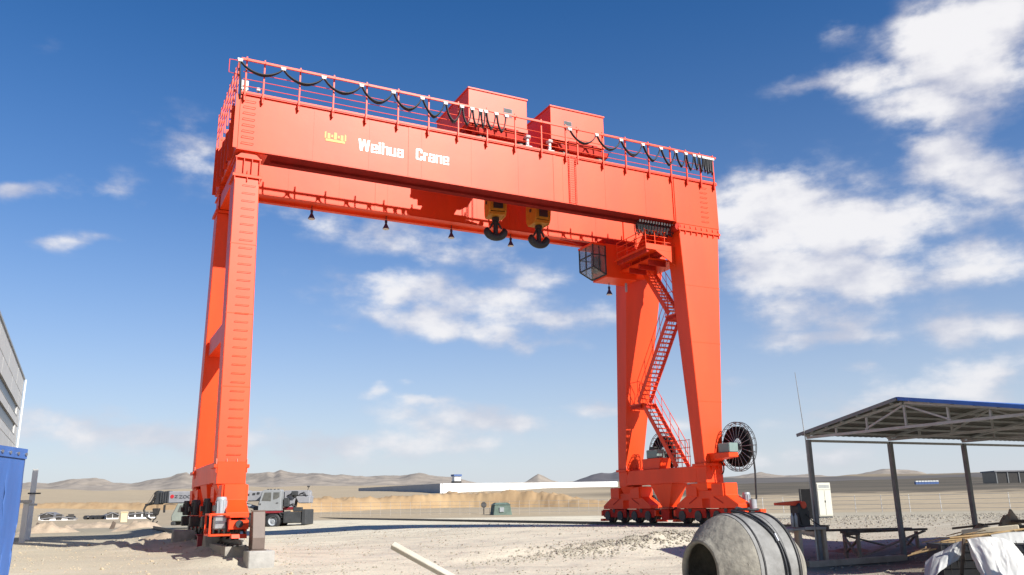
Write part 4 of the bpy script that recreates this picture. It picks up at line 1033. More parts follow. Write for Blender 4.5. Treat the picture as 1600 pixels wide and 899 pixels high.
def hookblock(x, ybase, zc, label, rz):
    t = thing('hook_block', label, 'hook block', (x, ybase, zc - 1.05), 'yellow hook blocks hanging under the crane', rz)
    f = lambda u, v, q: (u, q, v)
    prof = [(-.40, .70), (-.28, .52), (.28, .52), (.40, .70), (.44, 1.05), (.40, 1.45), (.24, 1.66), (-.24, 1.66), (-.40, 1.45), (-.44, 1.05)]
    MB().box(.425, .445, -.2, .2, .78, 1.36).build('face_opening', M['black'], t, local=True)
    for yy in (-.36, .30):
        c = MB().prism(prof, f, yy, yy + .06).build('cheek_plate', M['yellow'], t, bevel=.01, local=True)
    MB().box(-.36, .36, -.297, .297, .54, .66).build('cross_head', M['yellow'], t, local=True)
    for sx in (-1, 1): MB().hexa([(sx * .30, -.297, .70), (sx * .36, -.297, .70), (sx * .36, .297, .70), (sx * .30, .297, .70)], [(sx * .34, -.297, 1.6), (sx * .42, -.297, 1.2), (sx * .42, .297, 1.2), (sx * .34, .297, 1.6)]).build('side_plate', M['yellow'], t, local=True)
    for yy in (-.2, -.07, .07, .2):
        MB().lathe([(-.05, .06), (-.05, .33), (-.02, .28), (.02, .28), (.05, .33), (.05, .06)], (0, yy, 1.12), (0, 1, 0), 22).build('sheave', M['iron'], t, local=True)
    MB().cyl((0, -.40, 1.12), (0, .40, 1.12), .07, n=12).build('sheave_pin', M['iron'], t, local=True)
    MB().box(-.415, -.40, -.15, .22, .86, 1.36).build('side_opening', M['black'], t, local=True)
    # double hook: shank, neck and two horns curling up
    mb = MB()
    n_, K = 12, 18; ring = []
    for i in range(K):
        a = -2.05 + 4.10 * i / (K - 1); e_ = min(1, (1 - abs(a) / 2.05) * 3.2 + .12)
        ring.append(((0, .36 * math.sin(a), -.05 - .27 * math.cos(a)), .155 * e_ ** .7))
    mb.tube([p for p, _ in ring], [r for _, r in ring], n_)
    mb.cyl((0, 0, -.30), (0, 0, .53), .105, .085, n=14)
    mb.cyl((0, 0, .36), (0, 0, .50), .15, n=14)
    for s in (-1, 1): mb.tube([(0, s * .05, .36), (0, s * .15, .22), (0, s * .25, .04)], [.05, .045, .035], 8)
    mb.build('double_hook', M['black'], t, local=True)
    # ropes up to the crab
    for sx in (-.22, -.14, .14, .22):
        for yy in (-.14, .14):
            MB().tube([(sx, yy, 1.3), (sx, yy, 14.7 - (zc - 1.05))], .014, 5).build('hoist_rope', M['iron'], t, local=True)
    return t
hookblock(10.50, 2.36, 12.62, 'yellow hook block with black double hook left of the other under the crane', -1.75)
hookblock(12.48, 2.36, 12.55, 'yellow hook block with black double hook nearer the cab', -1.55)

# ================================================================ rails, rail beams, end stop
def on(x, y, dz=0.): return Vector((x, y, ground(x, y) + dz))
def rail(x, y0, y1, label, beam_y0):
    o = thing('crane_rail', label, 'rail', (x, y0, -.30), 'crane rails in the yard')
    MB().box(x - .035, x + .035, y0, y1, -.04, 0).box(x - .012, x + .012, y0, y1, -.125, -.041).box(x - .07, x + .07, y0, y1, -.15, -.126).build('rail_section', M['iron'], o)
    n = int((y1 - y0) / .6)
    c = MB().box(-.16, .16, -.05, .05, -.175, -.128).build('rail_clip', M['iron'], o, local=True)
    for i in range(min(n, 150)):
        (setattr(c, 'location', (0, .3, .30)) if i == 0 else inst(c, (0, .3 + i * .6, .30), o))
    mb = MB()
    y = beam_y0; random.seed(5)
    while y < y1:
        L_ = 5.9; mb.box(x - .30, x + .30, y, y + L_, -1.0, -.178 - .004 * random.random()); y += L_ + .02
    mb.build('rail_beam', M['conc2'], o)
    return o
rail(XL, -3.1, 26, 'near crane rail on a raised concrete beam running under the left legs', -2.35)
rail(XR, -6, 75, 'far crane rail running left across the yard from the right-hand bogies', -6)
# end stop at the left rail: brown wedge on a concrete block
s = thing('end_stop', 'dark brown wedge end stop on a concrete block at the left rail end', 'end stop', (.78, -2.9, -.6))
f = lambda u, v, t: (t, u, v)
MB().prism([(-3.25, -.24), (-2.72, -.24), (-2.72, .15), (-2.86, .72), (-3.10, .72), (-3.25, .05)], f, .66, .98).build('wedge_body', M['brown'], s, bevel=.012)
MB().prism([(-3.10, .724), (-2.86, .724), (-2.86, .75), (-3.10, .75)], f, .64, 1.0).build('top_plate', M['brown'], s)
MB().box(.62, 1.02, -3.32, -2.66, -.27, -.243).build('foot_plate', M['brown'], s)
MB().box(.72, .92, -2.72, -2.60, .38, .58).build('buffer_pad', M['black'], s)
MB().box(.56, 1.22, -3.42, -2.6, -.85, -.272).build('concrete_block', M['conc'], s, bevel=.02)
for i, (px, py, w, h_, lb) in enumerate([(333, 851, .62, .34, 'broken concrete block lying beside the left rail under the near bogie'), (286, 846, .75, .38, 'slab of concrete sticking out from the rail beam left of the bogies')]):
    p = onto(px, py); random.seed(i)
    j = lambda: random.uniform(-.05, .05)
    single(MB().hexa([(p.x - w / 2 + j(), p.y - .35, p.z - .2), (p.x + w / 2, p.y - .35 + j(), p.z - .2), (p.x + w / 2, p.y + .35, p.z - .2), (p.x - w / 2, p.y + .35, p.z - .2)], [(p.x - w / 2, p.y - .3 + j(), p.z + h_ + j()), (p.x + w / 2 + j(), p.y - .35, p.z + h_), (p.x + w / 2, p.y + .3 + j(), p.z + h_), (p.x - w / 2 + j(), p.y + .35, p.z + h_ + j())]).build('concrete_block', M['conc2'], bevel=.03), lb, 'concrete block')
p = onto(314, 853)
single(MB().box(p.x - .12, p.x + .12, p.y - .1, p.y + .1, p.z - .1, p.z + .30).box(p.x - .17, p.x + .17, p.y - .15, p.y + .15, p.z + .302, p.z + .34).build('marker_post', M['stripe'], bevel=.01), 'small maroon marker standing left of the broken concrete block', 'marker')

# ================================================================ truck crane
TD = 58.0
tp = at(432, 826.5, TD); gz_ = tp.z
truck = thing('truck_crane', 'grey truck crane with lowered boom parked behind the left crane legs', 'truck crane', (tp.x, tp.y, gz_), rotz=math.atan2(.44, -.897))
def T(mb, n, m, bevel=.0, parent=None): return mb.build(n, m, parent or truck, bevel=bevel, local=True)
# the chassis' visible (camera) side is local y > 0
T(MB().box(-2.0, 6.9, -1.0, 1.0, .72, 1.02), 'chassis_frame', M['chassis'], .03)
T(MB().box(-1.9, -.7, -1.15, 1.15, .38, 1.12), 'rear_box', M['chassis'], .04)
T(MB().box(-2.25, -1.95, -1.2, 1.2, .25, 1.28), 'rear_outrigger', M['chassis'], .04)
T(MB().box(.75, 4.2, .55, 1.15, .42, 1.0), 'tool_box', M['chassis'], .04)
T(MB().box(2.0, 2.35, -1.22, 1.22, .30, 1.05), 'front_outrigger', M['chassis'], .03)
T(MB().box(-.75, 6.0, -1.12, 1.12, 1.025, 1.10), 'deck', M['chassis'], .01)
for x in (0, 1.22, 4.75):
    for sy in (1.0, -1.0):
        w = T(MB().lathe([(-.15, .30), (-.16, .48), (-.12, .53), (.12, .53), (.16, .48), (.15, .30)], (x, sy * .98, .53), (0, 1, 0), 26), 'wheel', M['black'])
        T(MB().lathe([(.0, .04), (.02, .12), (.0, .13), (-.05, .22), (.0, .30), (.13, .30)] if sy > 0 else [(0, .04), (-.02, .12), (0, .13), (.05, .22), (0, .30), (-.13, .30)], (x, sy * 1.02, .53), (0, 1, 0), 20), 'rim', M['grey'], parent=w)
    T(MB().prism([(x - .62, .86), (x - .45, 1.1), (x + .45, 1.1), (x + .62, .86), (x + .58, .84), (x + .42, 1.05), (x - .42, 1.05), (x - .58, .84)], lambda u, v, t: (u, t, v), .80, 1.2), 'mudguard', M['chassis'])
# slewing upper works
T(MB().cyl((.3, 0, 1.10), (.3, 0, 1.24), .75, n=24), 'turntable', M['chassis'])
T(MB().box(-1.3, 1.3, -.95, .55, 1.245, 1.42), 'slewing_platform', M['stripe'], .02)
tc_ = T(MB().prism([(-.52, 1.20), (1.02, 1.20), (1.02, 1.55), (.78, 2.52), (.64, 2.60), (-.46, 2.60), (-.52, 2.52)], lambda u, v, t: (u, t, v), .45, 1.22), 'operator_cabin', M['truckgrey'], .03)
T(MB().prism([(-.50, 1.06), (.98, 1.06), (.98, 1.195), (-.50, 1.195)], lambda u, v, t: (u, t, v), .47, 1.215), 'cabin_stripe', M['stripe'], parent=tc_)
T(MB().prism([(.80, 1.88), (.62, 2.42), (.16, 2.42), (.16, 1.84)], lambda u, v, t: (u, t, v), 1.222, 1.235), 'window', M['glass'], .02, tc_)
T(MB().prism([(.02, 2.42), (-.40, 2.42), (-.40, 2.12), (-.22, 1.98), (.02, 1.94)], lambda u, v, t: (u, t, v), 1.222, 1.235), 'window', M['glass'], .02, tc_)
T(MB().hexa([(1.03, .52, 1.62), (1.05, .52, 1.62), (1.05, 1.15, 1.62), (1.03, 1.15, 1.62)], [(.80, .52, 2.45), (.82, .52, 2.45), (.82, 1.15, 2.45), (.80, 1.15, 2.45)]), 'windscreen', M['glass'], parent=tc_)
T(MB().box(-.34, -.20, 1.222, 1.26, 1.70, 1.74).box(.84, .92, 1.222, 1.24, 1.60, 1.70), 'door_handle', M['black'], parent=tc_)
for x in (.5, .3, .05, -.2): T(MB().box(x - .05, x + .05, .7, .9, 2.602, 2.66), 'roof_lamp', M['iron'], parent=tc_)
# boom: rear root to head
bm_ = T(MB().hexa([(-2.3, -.32, 1.93), (-2.3, .32, 1.93), (8.0, .28, 1.86), (8.0, -.28, 1.86)][::-1], [(-2.3, -.32, 2.46), (-2.3, .32, 2.46), (8.0, .28, 2.58), (8.0, -.28, 2.58)][::-1]), 'boom', M['boomgrey'], .05)
T(MB().hexa([(.2, -.36, 1.88), (.2, .36, 1.88), (7.5, .35, 1.80), (7.5, -.35, 1.80)][::-1], [(.2, -.36, 2.52), (.2, .36, 2.52), (7.5, .35, 2.62), (7.5, -.35, 2.62)][::-1]), 'boom_section', M['boomgrey'], .06)
for x in (2.0, 3.6): T(MB().box(x - .04, x + .04, -.40, .40, 1.86, 2.60), 'boom_band', M['boomgrey'], .02)
for x, z in ((1.5, 2.3), (1.9, 2.25), (1.2, 2.35), (2.6, 2.2)): T(MB().box(x, x + .16, .362, .41, z, z + .12), 'boom_fitting', M['chassis'])
me = fit_text(text_mesh('ZOOMLION', 1, .02, .8, .01), -6.75, -4.7, 2.13, 2.35)
me.transform(Matrix.Translation((0, .362, 0)) @ Matrix.Rotation(R_(90), 4, 'X') @ Matrix.Identity(4))
c_ = np.empty(len(me.vertices) * 3); me.vertices.foreach_get('co', c_); c_ = c_.reshape(-1, 3); c_[:, 0] *= -1; c_[:, 0] = c_[:, 0]; c_[:, 1] = .366 + (.362 - c_[:, 1]); me.vertices.foreach_set('co', c_.ravel()); me.update()
me.materials.clear(); me.materials.append(M['ink']); o = bpy.data.objects.new('boom_lettering', me); link(o); o.parent = truck
T(MB().cyl((7.22, .355, 2.27), (7.22, .37, 2.27), .13, n=16), 'boom_logo', M['logo'])
T(MB().prism([(6.84, 2.16), (7.04, 2.16), (7.04, 2.2), (6.92, 2.32), (7.04, 2.32), (7.04, 2.36), (6.84, 2.36), (6.84, 2.32), (6.96, 2.2), (6.84, 2.2)], lambda u, v, t: (u, t, v), .356, .368), 'boom_logo', M['ink'])
for k in range(4): T(MB().box(7.48 + k * .16, 7.58 + k * .16, -.38, .38, 1.82, 2.66 - .02 * k), 'head_plate', M['chassis'], .02)
for z in (2.45, 2.02):
    T(MB().cyl((8.32, -.22, z), (8.32, .22, z), .22, n=18), 'head_sheave', M['iron'])
T(MB().hexa([(8.00, -.28, 1.75), (8.50, -.28, 1.75), (8.50, .28, 1.75), (8.00, .28, 1.75)], [(8.00, -.28, 2.62), (8.32, -.28, 2.7), (8.32, .28, 2.7), (8.00, .28, 2.62)]), 'boom_head', M['chassis'], .04)
T(MB().tube([(8.32, .25, 2.6), (8.65, .25, 1.9), (9.05, .2, 1.65), (9.15, .2, 1.4), (8.95, .2, .95), (8.60, .2, .75)], .07, 7).tube([(8.45, .1, 1.85), (9.10, .15, 1.72)], .08, 7), 'boom_tip_frame', M['iron'])
hb = T(MB().hexa([(8.25, -.16, 1.02), (8.50, -.16, 1.02), (8.50, .16, 1.02), (8.25, .16, 1.02)], [(8.12, -.16, 1.5), (8.62, -.16, 1.5), (8.62, .16, 1.5), (8.12, .16, 1.5)]), 'hook_sheave_block', M['iron'], .05)
T(MB().tube([(8.37, 0, 1.02), (8.37, 0, .82), (8.50, 0, .74), (8.54, 0, .62), (8.44, 0, .5), (8.30, 0, .52), (8.22, 0, .64)], [.05, .05, .055, .06, .06, .05, .03], 8), 'hook', M['iron'], parent=hb)
for y in (-.1, .1): T(MB().tube([(8.32, y, 2.2), (8.32, y, 1.4)], .015, 5), 'rope', M['iron'])
T(MB().tube([(8.55, .15, 2.55), (9.00, .15, 1.75)], .012, 5), 'rope', M['iron'])
T(MB().cyl((1.0, 0, 1.30), (2.6, 0, 1.75), .13, n=12), 'luffing_cylinder', M['grey'])
T(MB().cyl((.2, -.5, 1.75), (.2, .42, 1.75), .28, n=16), 'winch', M['chassis'])
T(MB().hexa([(-2.3, -.6, 1.68), (-1.55, -.6, 1.68), (-1.55, .5, 1.68), (-2.3, .5, 1.68)], [(-2.35, -.6, 2.15), (-1.3, -.6, 2.15), (-1.3, .5, 2.15), (-2.35, .5, 2.15)]), 'counterweight', M['boomgrey'], .04)
T(MB().prism([(-1.2, 1.42), (-.55, 1.42), (-.55, 2.55), (-2.2, 2.55), (-2.2, 2.2), (-1.35, 2.2)], lambda u, v, t: (u, t, v), -.5, -.36).prism([(-1.2, 1.42), (-.55, 1.42), (-.55, 2.55), (-2.2, 2.55), (-2.2, 2.2), (-1.35, 2.2)], lambda u, v, t: (u, t, v), .36, .46), 'slewing_frame', M['boomgrey'], .02)
for x, z in ((-.9, 1.55), (-1.6, 2.3), (-.75, 2.2)): T(MB().tube([(x, .5, z), (x - .3, .55, z + .12), (x - .5, .5, z - .15)], .035, 6), 'hose', M['black'])
T(MB().tube([(-2.1, .3, 2.55), (-2.15, .3, 2.75)], .02, 6).cyl((-2.15, .3, 2.75), (-2.15, .3, 2.85), .09, n=10), 'beacon', M['iron'])
for (x0, x1, z0, z1, y0) in ((-.95, -.60, 1.45, 2.05, .47), (-1.9, -1.3, 1.13, 1.42, .6), (1.12, 1.5, 1.1, 1.5, .3), (2.6, 3.3, 1.1, 1.32, .6), (3.8, 4.3, 1.1, 1.45, .5), (-1.5, -1.1, 2.2, 2.5, .47)):
    T(MB().box(x0, x1, y0, y0 + .35, z0, z1), 'equipment_box', M['chassis'], .03)
for k in range(3): T(MB().box(1.5 + k * .0, 1.95, 1.0, 1.2, .3 + k * .2, .33 + k * .2), 'step', M['iron'])
# driving cab at the front
fc = T(MB().prism([(5.25, .60), (6.85, .60), (6.92, .95), (6.82, 1.15), (6.55, 1.78), (5.35, 1.82), (5.25, 1.7)], lambda u, v, t: (u, t, v), -1.05, 1.1), 'driver_cab', M['cabgreen'], .05)
T(MB().prism([(6.50, 1.22), (6.35, 1.66), (5.85, 1.66), (5.85, 1.2)], lambda u, v, t: (u, t, v), 1.102, 1.115), 'window', M['glass'], .02, fc)
T(MB().hexa([(6.77, -.9, 1.25), (6.79, -.9, 1.25), (6.79, .95, 1.25), (6.77, .95, 1.25)], [(6.58, -.9, 1.72), (6.60, -.9, 1.72), (6.60, .95, 1.72), (6.58, .95, 1.72)]), 'windscreen', M['glass'], parent=fc)
T(MB().box(6.60, 6.90, -1.05, 1.1, .36, .59), 'bumper', M['chassis'], .04)
T(MB().box(6.86, 6.94, .7, .95, .68, .84), 'headlight', M['lampglass'], .02, fc)
T(MB().tube([(6.60, 1.08, 1.7), (7.05, 1.25, 1.75), (7.35, 1.25, 1.72)], .02, 6).box(7.30, 7.38, 1.15, 1.35, 1.2, 1.7), 'mirror', M['iron'], parent=fc)

# ================================================================ shelter
B1 = Vector((13.08, -10.59)); EV = 2.30; HW = 3.05; RZ = 2.90; BAY = 2.9; NB = 5
shel = thing('open_shelter', 'open shelter with blue sheet roof on grey posts and white roof trusses', 'shelter', (B1.x, B1.y, ground(B1.x, B1.y)))
ex = Vector((.9995, -.030)); ny = Vector((-.030, -.9995))
SP = lambda a, b, z: Vector((B1.x + ex.x * a + ny.x * b, B1.y + ex.y * a + ny.y * b, z))
for k in range(NB):
    for b in (0, 2 * HW):
        q = SP(k * BAY, b, 0); g = ground(q.x, q.y)
        if b and k == 0: pass
        MB().box(q.x - .055, q.x + .055, q.y - .055, q.y + .055, g - .3, EV - .02).build('post', M['postgrey'], shel, bevel=.006)
for k in range(NB):
    a = k * BAY
    tr = MB().bar(SP(a, -.02, EV + .03), SP(a, 2 * HW + .02, EV + .03), .06, .06).build('truss_chord', M['galv'], shel)
    MB().bar(SP(a, -.05, EV + .08), SP(a, HW - .03, RZ - .03), .06, .055).bar(SP(a, 2 * HW + .05, EV + .08), SP(a, HW + .03, RZ - .03), .06, .055).build('truss_rafter', M['galv'], tr)
    for b in (.98, 1.95, HW, 2 * HW - 1.95, 2 * HW - .98):
        zt = EV + .05 + (RZ - EV - .1) * (1 - abs(b - HW) / HW)
        MB().bar(SP(a, b, EV + .063), SP(a, b, zt - .02), .045, .045).build('truss_strut', M['galv'], tr)
    for s in (-1, 1):
        MB().bar(SP(a, HW + s * .03, RZ - .09), SP(a, HW + s * (HW - 1.95 + .06), EV + .08), .04, .04).build('truss_diagonal', M['galv'], tr)
A0, A1 = -.18, (NB - 1) * BAY + .3
for s in (-1, 1):
    for i in range(6):
        f_ = (i + .5) / 6; b = HW + s * f_ * HW; z = RZ - (RZ - EV - .07) * f_ + .012
        MB().bar(SP(A0 + .05, b, z + .012), SP(A1, b, z + .012), .045, .045).build('purlin', M['galv'], shel)
    # corrugated sheet: ribs run down the slope
    vs = []; n = int((A1 - A0) / .10)
    for i in range(n + 1):
        a = A0 + (A1 - A0) * i / n; rib = .012 * (i % 2)
        for f_ in (0, 1.06): vs.append(SP(a, HW + s * f_ * HW, RZ + .065 - (RZ - EV - .07) * f_ + rib))
    mb = MB(); mb.add(vs, [(2 * i, 2 * i + 2, 2 * i + 3, 2 * i + 1) for i in range(n)])
    o = mb.build('roof_sheet', [M['bluesheet'], M['undersheet']], shel)
    k = o.modifiers.new('solid', 'SOLIDIFY'); k.thickness = .012; k.offset = 1; k.material_offset = 0
    # underside lining seen from below
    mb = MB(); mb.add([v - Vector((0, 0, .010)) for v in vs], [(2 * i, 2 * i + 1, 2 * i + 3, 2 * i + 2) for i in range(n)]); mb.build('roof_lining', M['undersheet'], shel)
    MB().bar(SP(A0 - .012, HW + s * .02, RZ + .06), SP(A0 - .012, HW + s * HW * 1.06, RZ + .06 - (RZ - EV - .07) * 1.06), .02, .08).build('verge_trim', M['bluesheet'] if s > 0 else M['roofgrey'], shel)  # left verge of the blue roof: shade put into a dark grey
MB().prism([(HW - .2, RZ + .045), (HW, RZ + .10), (HW + .2, RZ + .045), (HW, RZ + .085)], lambda u, v, t: SP(t, u, v), A0 - .03, A1).build('ridge_cap', M['bluesheet'], shel)
for b in (0, 2 * HW): MB().bar(SP(-.02, b, EV - .05), SP(A1 - .3, b, EV - .05), .05, .06).build('eaves_beam', M['galv'], shel)
# whip aerial by the corner post
p = at(1259, 690, 21.4); q = at(1242, 582, 21.4); g = ground(p.x, p.y)
base = Vector((p.x, p.y, g - .05))
single(MB().tube([base, Vector((p.x, p.y, p.z)), q], [.022, .014, .007], 6).build('thin_mast', M['galv']), 'thin whip mast rising beside the left corner post of the shelter', 'mast')

# ================================================================ cement mixer drum
DC = at(1163, 890, 11.0); RD = .71
vx = Vector((ray(1162, 450).x, ray(1162, 450).y, 0)).normalized()
ca_, sa_ = math.cos(R_(50)), math.sin(R_(50)); tow = -vx
axm = Vector((tow.x * ca_ + tow.y * sa_, -tow.x * sa_ + tow.y * ca_, 0))   # toward the mouth
drum = thing('mixer_drum', 'grey cement caked concrete mixer drum lying with its mouth to the left', 'mixer drum', (DC.x, DC.y, ground(DC.x, DC.y)))
MB().lathe([(-.34, RD - .012), (-.30, RD), (.26, RD), (.30, RD - .01)], DC, axm, 64).build('drum_shell', M['drumblue'], drum)
MB().lathe([(.26, RD - .004), (.34, RD - .03), (.44, RD - .09), (.55, RD - .20), (.63, .44), (.66, .40), (.70, .395), (.70, .35), (.64, .35), (.58, .40), (.45, .55), (.2, .62), (-.3, .62), (-.6, .3), (-.62, .01)], DC, axm, 64).build('drum_mouth', M['drum'], drum)
MB().lathe([(-.34, RD - .004), (-.50, RD - .16), (-.66, .42), (-.72, .36), (-.74, .01)], DC, axm, 64).build('drum_back', M['drum'], drum)
for t0, rr, w in ((.24, .010, .022), (-.30, .016, .035), (-.14, .006, .015)):
    MB().lathe([(t0 - w / 2, RD - .005), (t0 - w / 2, RD + rr), (t0 + w / 2, RD + rr), (t0 + w / 2, RD - .005)], DC, axm, 64).build('drum_band', M['iron'] if t0 != -.14 else M['drumblue'], drum)
side = axm.cross(Vector((0, 0, 1))).normalized()
for k in range(3):
    a = 2.2 * k + .5; u = Vector((0, 0, 1)) * math.cos(a) + side * math.sin(a)
    MB().bar(DC + u * .55 + axm * .45, DC + u * .35 - axm * .3, .03, .18, u).build('mixing_blade', M['drum'], drum)
# timber chocks that keep it from rolling
for s_, lb in ((-1, 'far side'), (1, 'near side')):
    c = DC + side * (.48 * s_); g = ground(c.x, c.y)
    single(MB().bar(Vector((c.x, c.y, g + .06)) - axm * .3, Vector((c.x, c.y, g + .06)) + axm * .3, .18, .22).build('timber_chock', M['wood'], bevel=.01), 'timber chock wedged under the %s of the mixer drum' % lb, 'chock')
# black hoses slung over the drum
def over(pts, r, name, lb):
    """pts: (distance along axis, angle from top in degrees, lift)"""
    vs = [DC + axm * a + (Vector((0, 0, 1)) * math.cos(R_(g)) + side * math.sin(R_(g))) * (RD + l) for a, g, l in pts]
    # smooth by subdividing
    out = []
    for i in range(len(vs) - 1):
        p0 = vs[max(i - 1, 0)]; p1 = vs[i]; p2 = vs[i + 1]; p3 = vs[min(i + 2, len(vs) - 1)]
        for k in range(6):
            t = k / 6; out.append(.5 * ((2 * p1) + (p2 - p0) * t + (2 * p0 - 5 * p1 + 4 * p2 - p3) * t * t + (3 * p1 - p0 - 3 * p2 + p3) * t ** 3))
    out.append(vs[-1])
    single(MB().tube(out, r, 7).build(name, M['black']), lb, 'hose')
sg = 1 if side.dot(vx) < 0 else -1     # sg * angle turns towards the camera
over([(.16, 2 * sg, .03), (.10, 14 * sg, .02), (.03, 34 * sg, .018), (-.05, 58 * sg, .018), (-.07, 84 * sg, .02), (-.08, 110 * sg, .03)], .013, 'rubber_hose', 'black hose running down over the middle of the mixer drum')
over([(.02, -8 * sg, .03), (.0, 12 * sg, .02), (-.04, 36 * sg, .018), (-.08, 56 * sg, .018), (-.12, 82 * sg, .02), (-.14, 108 * sg, .03)], .012, 'rubber_hose', 'black hose lying right of the other on the mixer drum')
over([(-.30, -30 * sg, .05), (-.16, -22 * sg, .05), (-.02, -14 * sg, .06), (-.10, -4 * sg, .05), (-.26, 2 * sg, .04), (-.36, -6 * sg, .05), (-.30, -16 * sg, .07), (-.10, -12 * sg, .09), (.02, -4 * sg, .05)], .014, 'hose_coil', 'coil of black hose resting on top of the mixer drum')
c = DC + axm * -.055 + (Vector((0, 0, 1)) * math.cos(R_(60 * sg)) + side * math.sin(R_(60 * sg))) * (RD + .028)
c2 = DC + axm * -.05 + (Vector((0, 0, 1)) * math.cos(R_(52 * sg)) + side * math.sin(R_(52 * sg))) * (RD + .032)
single(MB().tube([c, c2], .02, 8).build('hose_coupling', M['steel']), 'bright metal coupling on the hoses of the mixer drum', 'coupling')

# ================================================================ work tables under the shelter
def foot(px, py, d):
    q = at(px, py, d); return Vector((q.x, q.y, ground(q.x, q.y)))
wb = thing('trestle_bench', 'long rough trestle bench of dark timber with crossed legs under the shelter', 'bench', foot(1350, 860, 22.5))
DW = M['darkwood']; BW = pm('grey_brown_bench_timber', (.24, .20, .155), .9, .25, 5., .3, 25)
tl, tr_ = at(1318, 832, 21.3), at(1444, 827, 24.2)
tl2, tr2 = at(1290, 829, 22.4), at(1420, 826, 25.3)
MB().bar(tl, tr_, .20, .06).build('top_plank', DW, wb, bevel=.006)
MB().bar(tl2, tr2, .22, .06).build('top_plank', DW, wb, bevel=.006)
MB().bar(at(1262, 829, 21.2), at(1366, 831.5, 22.0) + Vector((0, 0, .065)), .20, .05).build('top_plank', DW, wb, bevel=.006)
MB().bar(at(1322, 835.5, 21.35), at(1344, 834, 21.25), .08, .06).build('cross_bearer', DW, wb)
for px, d, py in ((1340, 21.35, 836), (1319, 22.2, 834), (1431, 24.1, 830), (1411, 25.1, 829)):
    q = at(px, py, d); MB().bar((q.x, q.y, q.z), (q.x, q.y, ground(q.x, q.y) - .08), .075, .075).build('leg', BW, wb)
def brace(a, b, w=.07, h=.035): MB().bar(at(*a), at(*b), w, h).build('brace', BW, wb)
brace((1318, 838, 22.1), (1340, 868, 21.3)); brace((1342, 842, 21.28), (1320, 866, 22.2))
brace((1410, 838, 25.0), (1433, 858, 24.15)); brace((1432, 834, 24.05), (1408, 864, 25.15))
brace((1346, 870, 21.4), (1444, 830, 24.25), .09); brace((1321, 837, 22.3), (1384, 853, 23.9), .09)
gb = MB(); a = foot(1262, 886, 20.4); b = foot(1415, 880, 21.6)
single(gb.bar(a + Vector((0, 0, .06)), b + Vector((0, 0, .06)), .16, .14).build('timber_sleeper', M['wood']), 'grey timber lying along the front of the shelter floor', 'timber')
# slab table left of the post
st = thing('slab_table', 'low table of pale broken slabs behind the cement mixer drum', 'table', foot(1245, 860, 20.6))
zt = at(1240, 826, 20.2).z
c0, c1 = at(1205, 826, 20.0), at(1292, 824, 21.0); back = Vector((ny.x, ny.y, 0)) * -1.1
random.seed(9)
for i in range(5):
    for j in range(2):
        p = c0 + (c1 - c0) * (i / 5) + back * (j / 2); q = c0 + (c1 - c0) * ((i + .95) / 5) + back * (j / 2); w = back * .46
        dz = random.uniform(-.012, .02); p.z = q.z = zt
        MB().hexa([p + Vector((0, 0, -.06)), q + Vector((0, 0, -.06)), q + w + Vector((0, 0, -.06)), p + w + Vector((0, 0, -.06))], [p + Vector((0, 0, dz)), q + Vector((0, 0, dz * .5)), q + w + Vector((0, 0, dz)), p + w + Vector((0, 0, 0))]).build('slab', M['conc'], st, bevel=.008)
for s in (.05, .52, .97):
    for b_ in (.08, .92):
        q = c0 + (c1 - c0) * s + back * b_; MB().box(q.x - .05, q.x + .05, q.y - .05, q.y + .05, ground(q.x, q.y) - .05, zt - .062).build('leg', M['wood'], st)
# rebar bending machine and two grey bottles standing on it
mq = at(1251, 820, 20.9); mq.z = zt + .022; s = 20.9 / FPX
mc = thing('bending_machine', 'black bending machine with a red arm standing on the slab table', 'machine', mq)
MB().prism([(-.17, 0), (.20, 0), (.20, .35), (.12, .52), (-.06, .58), (-.17, .5)], lambda u, v, t: (mq.x + u, mq.y + t, mq.z + v), -.15, .15).build('machine_body', M['chassis'], mc, bevel=.02)
MB().hexa([(mq.x - .78, mq.y - .05, mq.z + .52), (mq.x + .05, mq.y - .06, mq.z + .50), (mq.x + .05, mq.y + .06, mq.z + .50), (mq.x - .78, mq.y + .05, mq.z + .52)], [(mq.x - .78, mq.y - .05, mq.z + .58), (mq.x + .05, mq.y - .06, mq.z + .63), (mq.x + .05, mq.y + .06, mq.z + .63), (mq.x - .78, mq.y + .05, mq.z + .58)]).build('red_arm', M['orange'], mc, bevel=.01)
MB().cyl((mq.x - .0, mq.y - .17, mq.z + .52), (mq.x - .0, mq.y + .17, mq.z + .52), .09, n=14).build('arm_pivot', M['orange'], mc)
MB().tube([(mq.x - .1, mq.y - .16, mq.z + .05), (mq.x - .22, mq.y - .2, mq.z + .32), (mq.x - .42, mq.y - .2, mq.z + .30), (mq.x - .5, mq.y - .2, mq.z + .10), (mq.x - .42, mq.y - .2, mq.z - .0)], .014, 6).build('cable', M['black'], mc)
MB().tube([(mq.x + .05, mq.y - .16, mq.z + .3), (mq.x + .12, mq.y - .3, mq.z + .12), (mq.x + .3, mq.y - .35, mq.z + .02), (mq.x + .5, mq.y - .3, mq.z + .02)], .014, 6).build('cable', M['black'], mc)
for px, lb in ((1238.5, 'left of the two small grey bottles standing before the bending machine'), (1244.5, 'right of the two small grey bottles standing before the bending machine')):
    q = at(px, 821, 20.45)
    single(MB().lathe([(0, .001), (0, .038), (.25, .038), (.29, .018), (.33, .018), (.33, .001)], (q.x, q.y, zt + .021), (0, 0, 1), 14).build('grey_bottle', M['grey']), lb, 'bottle')
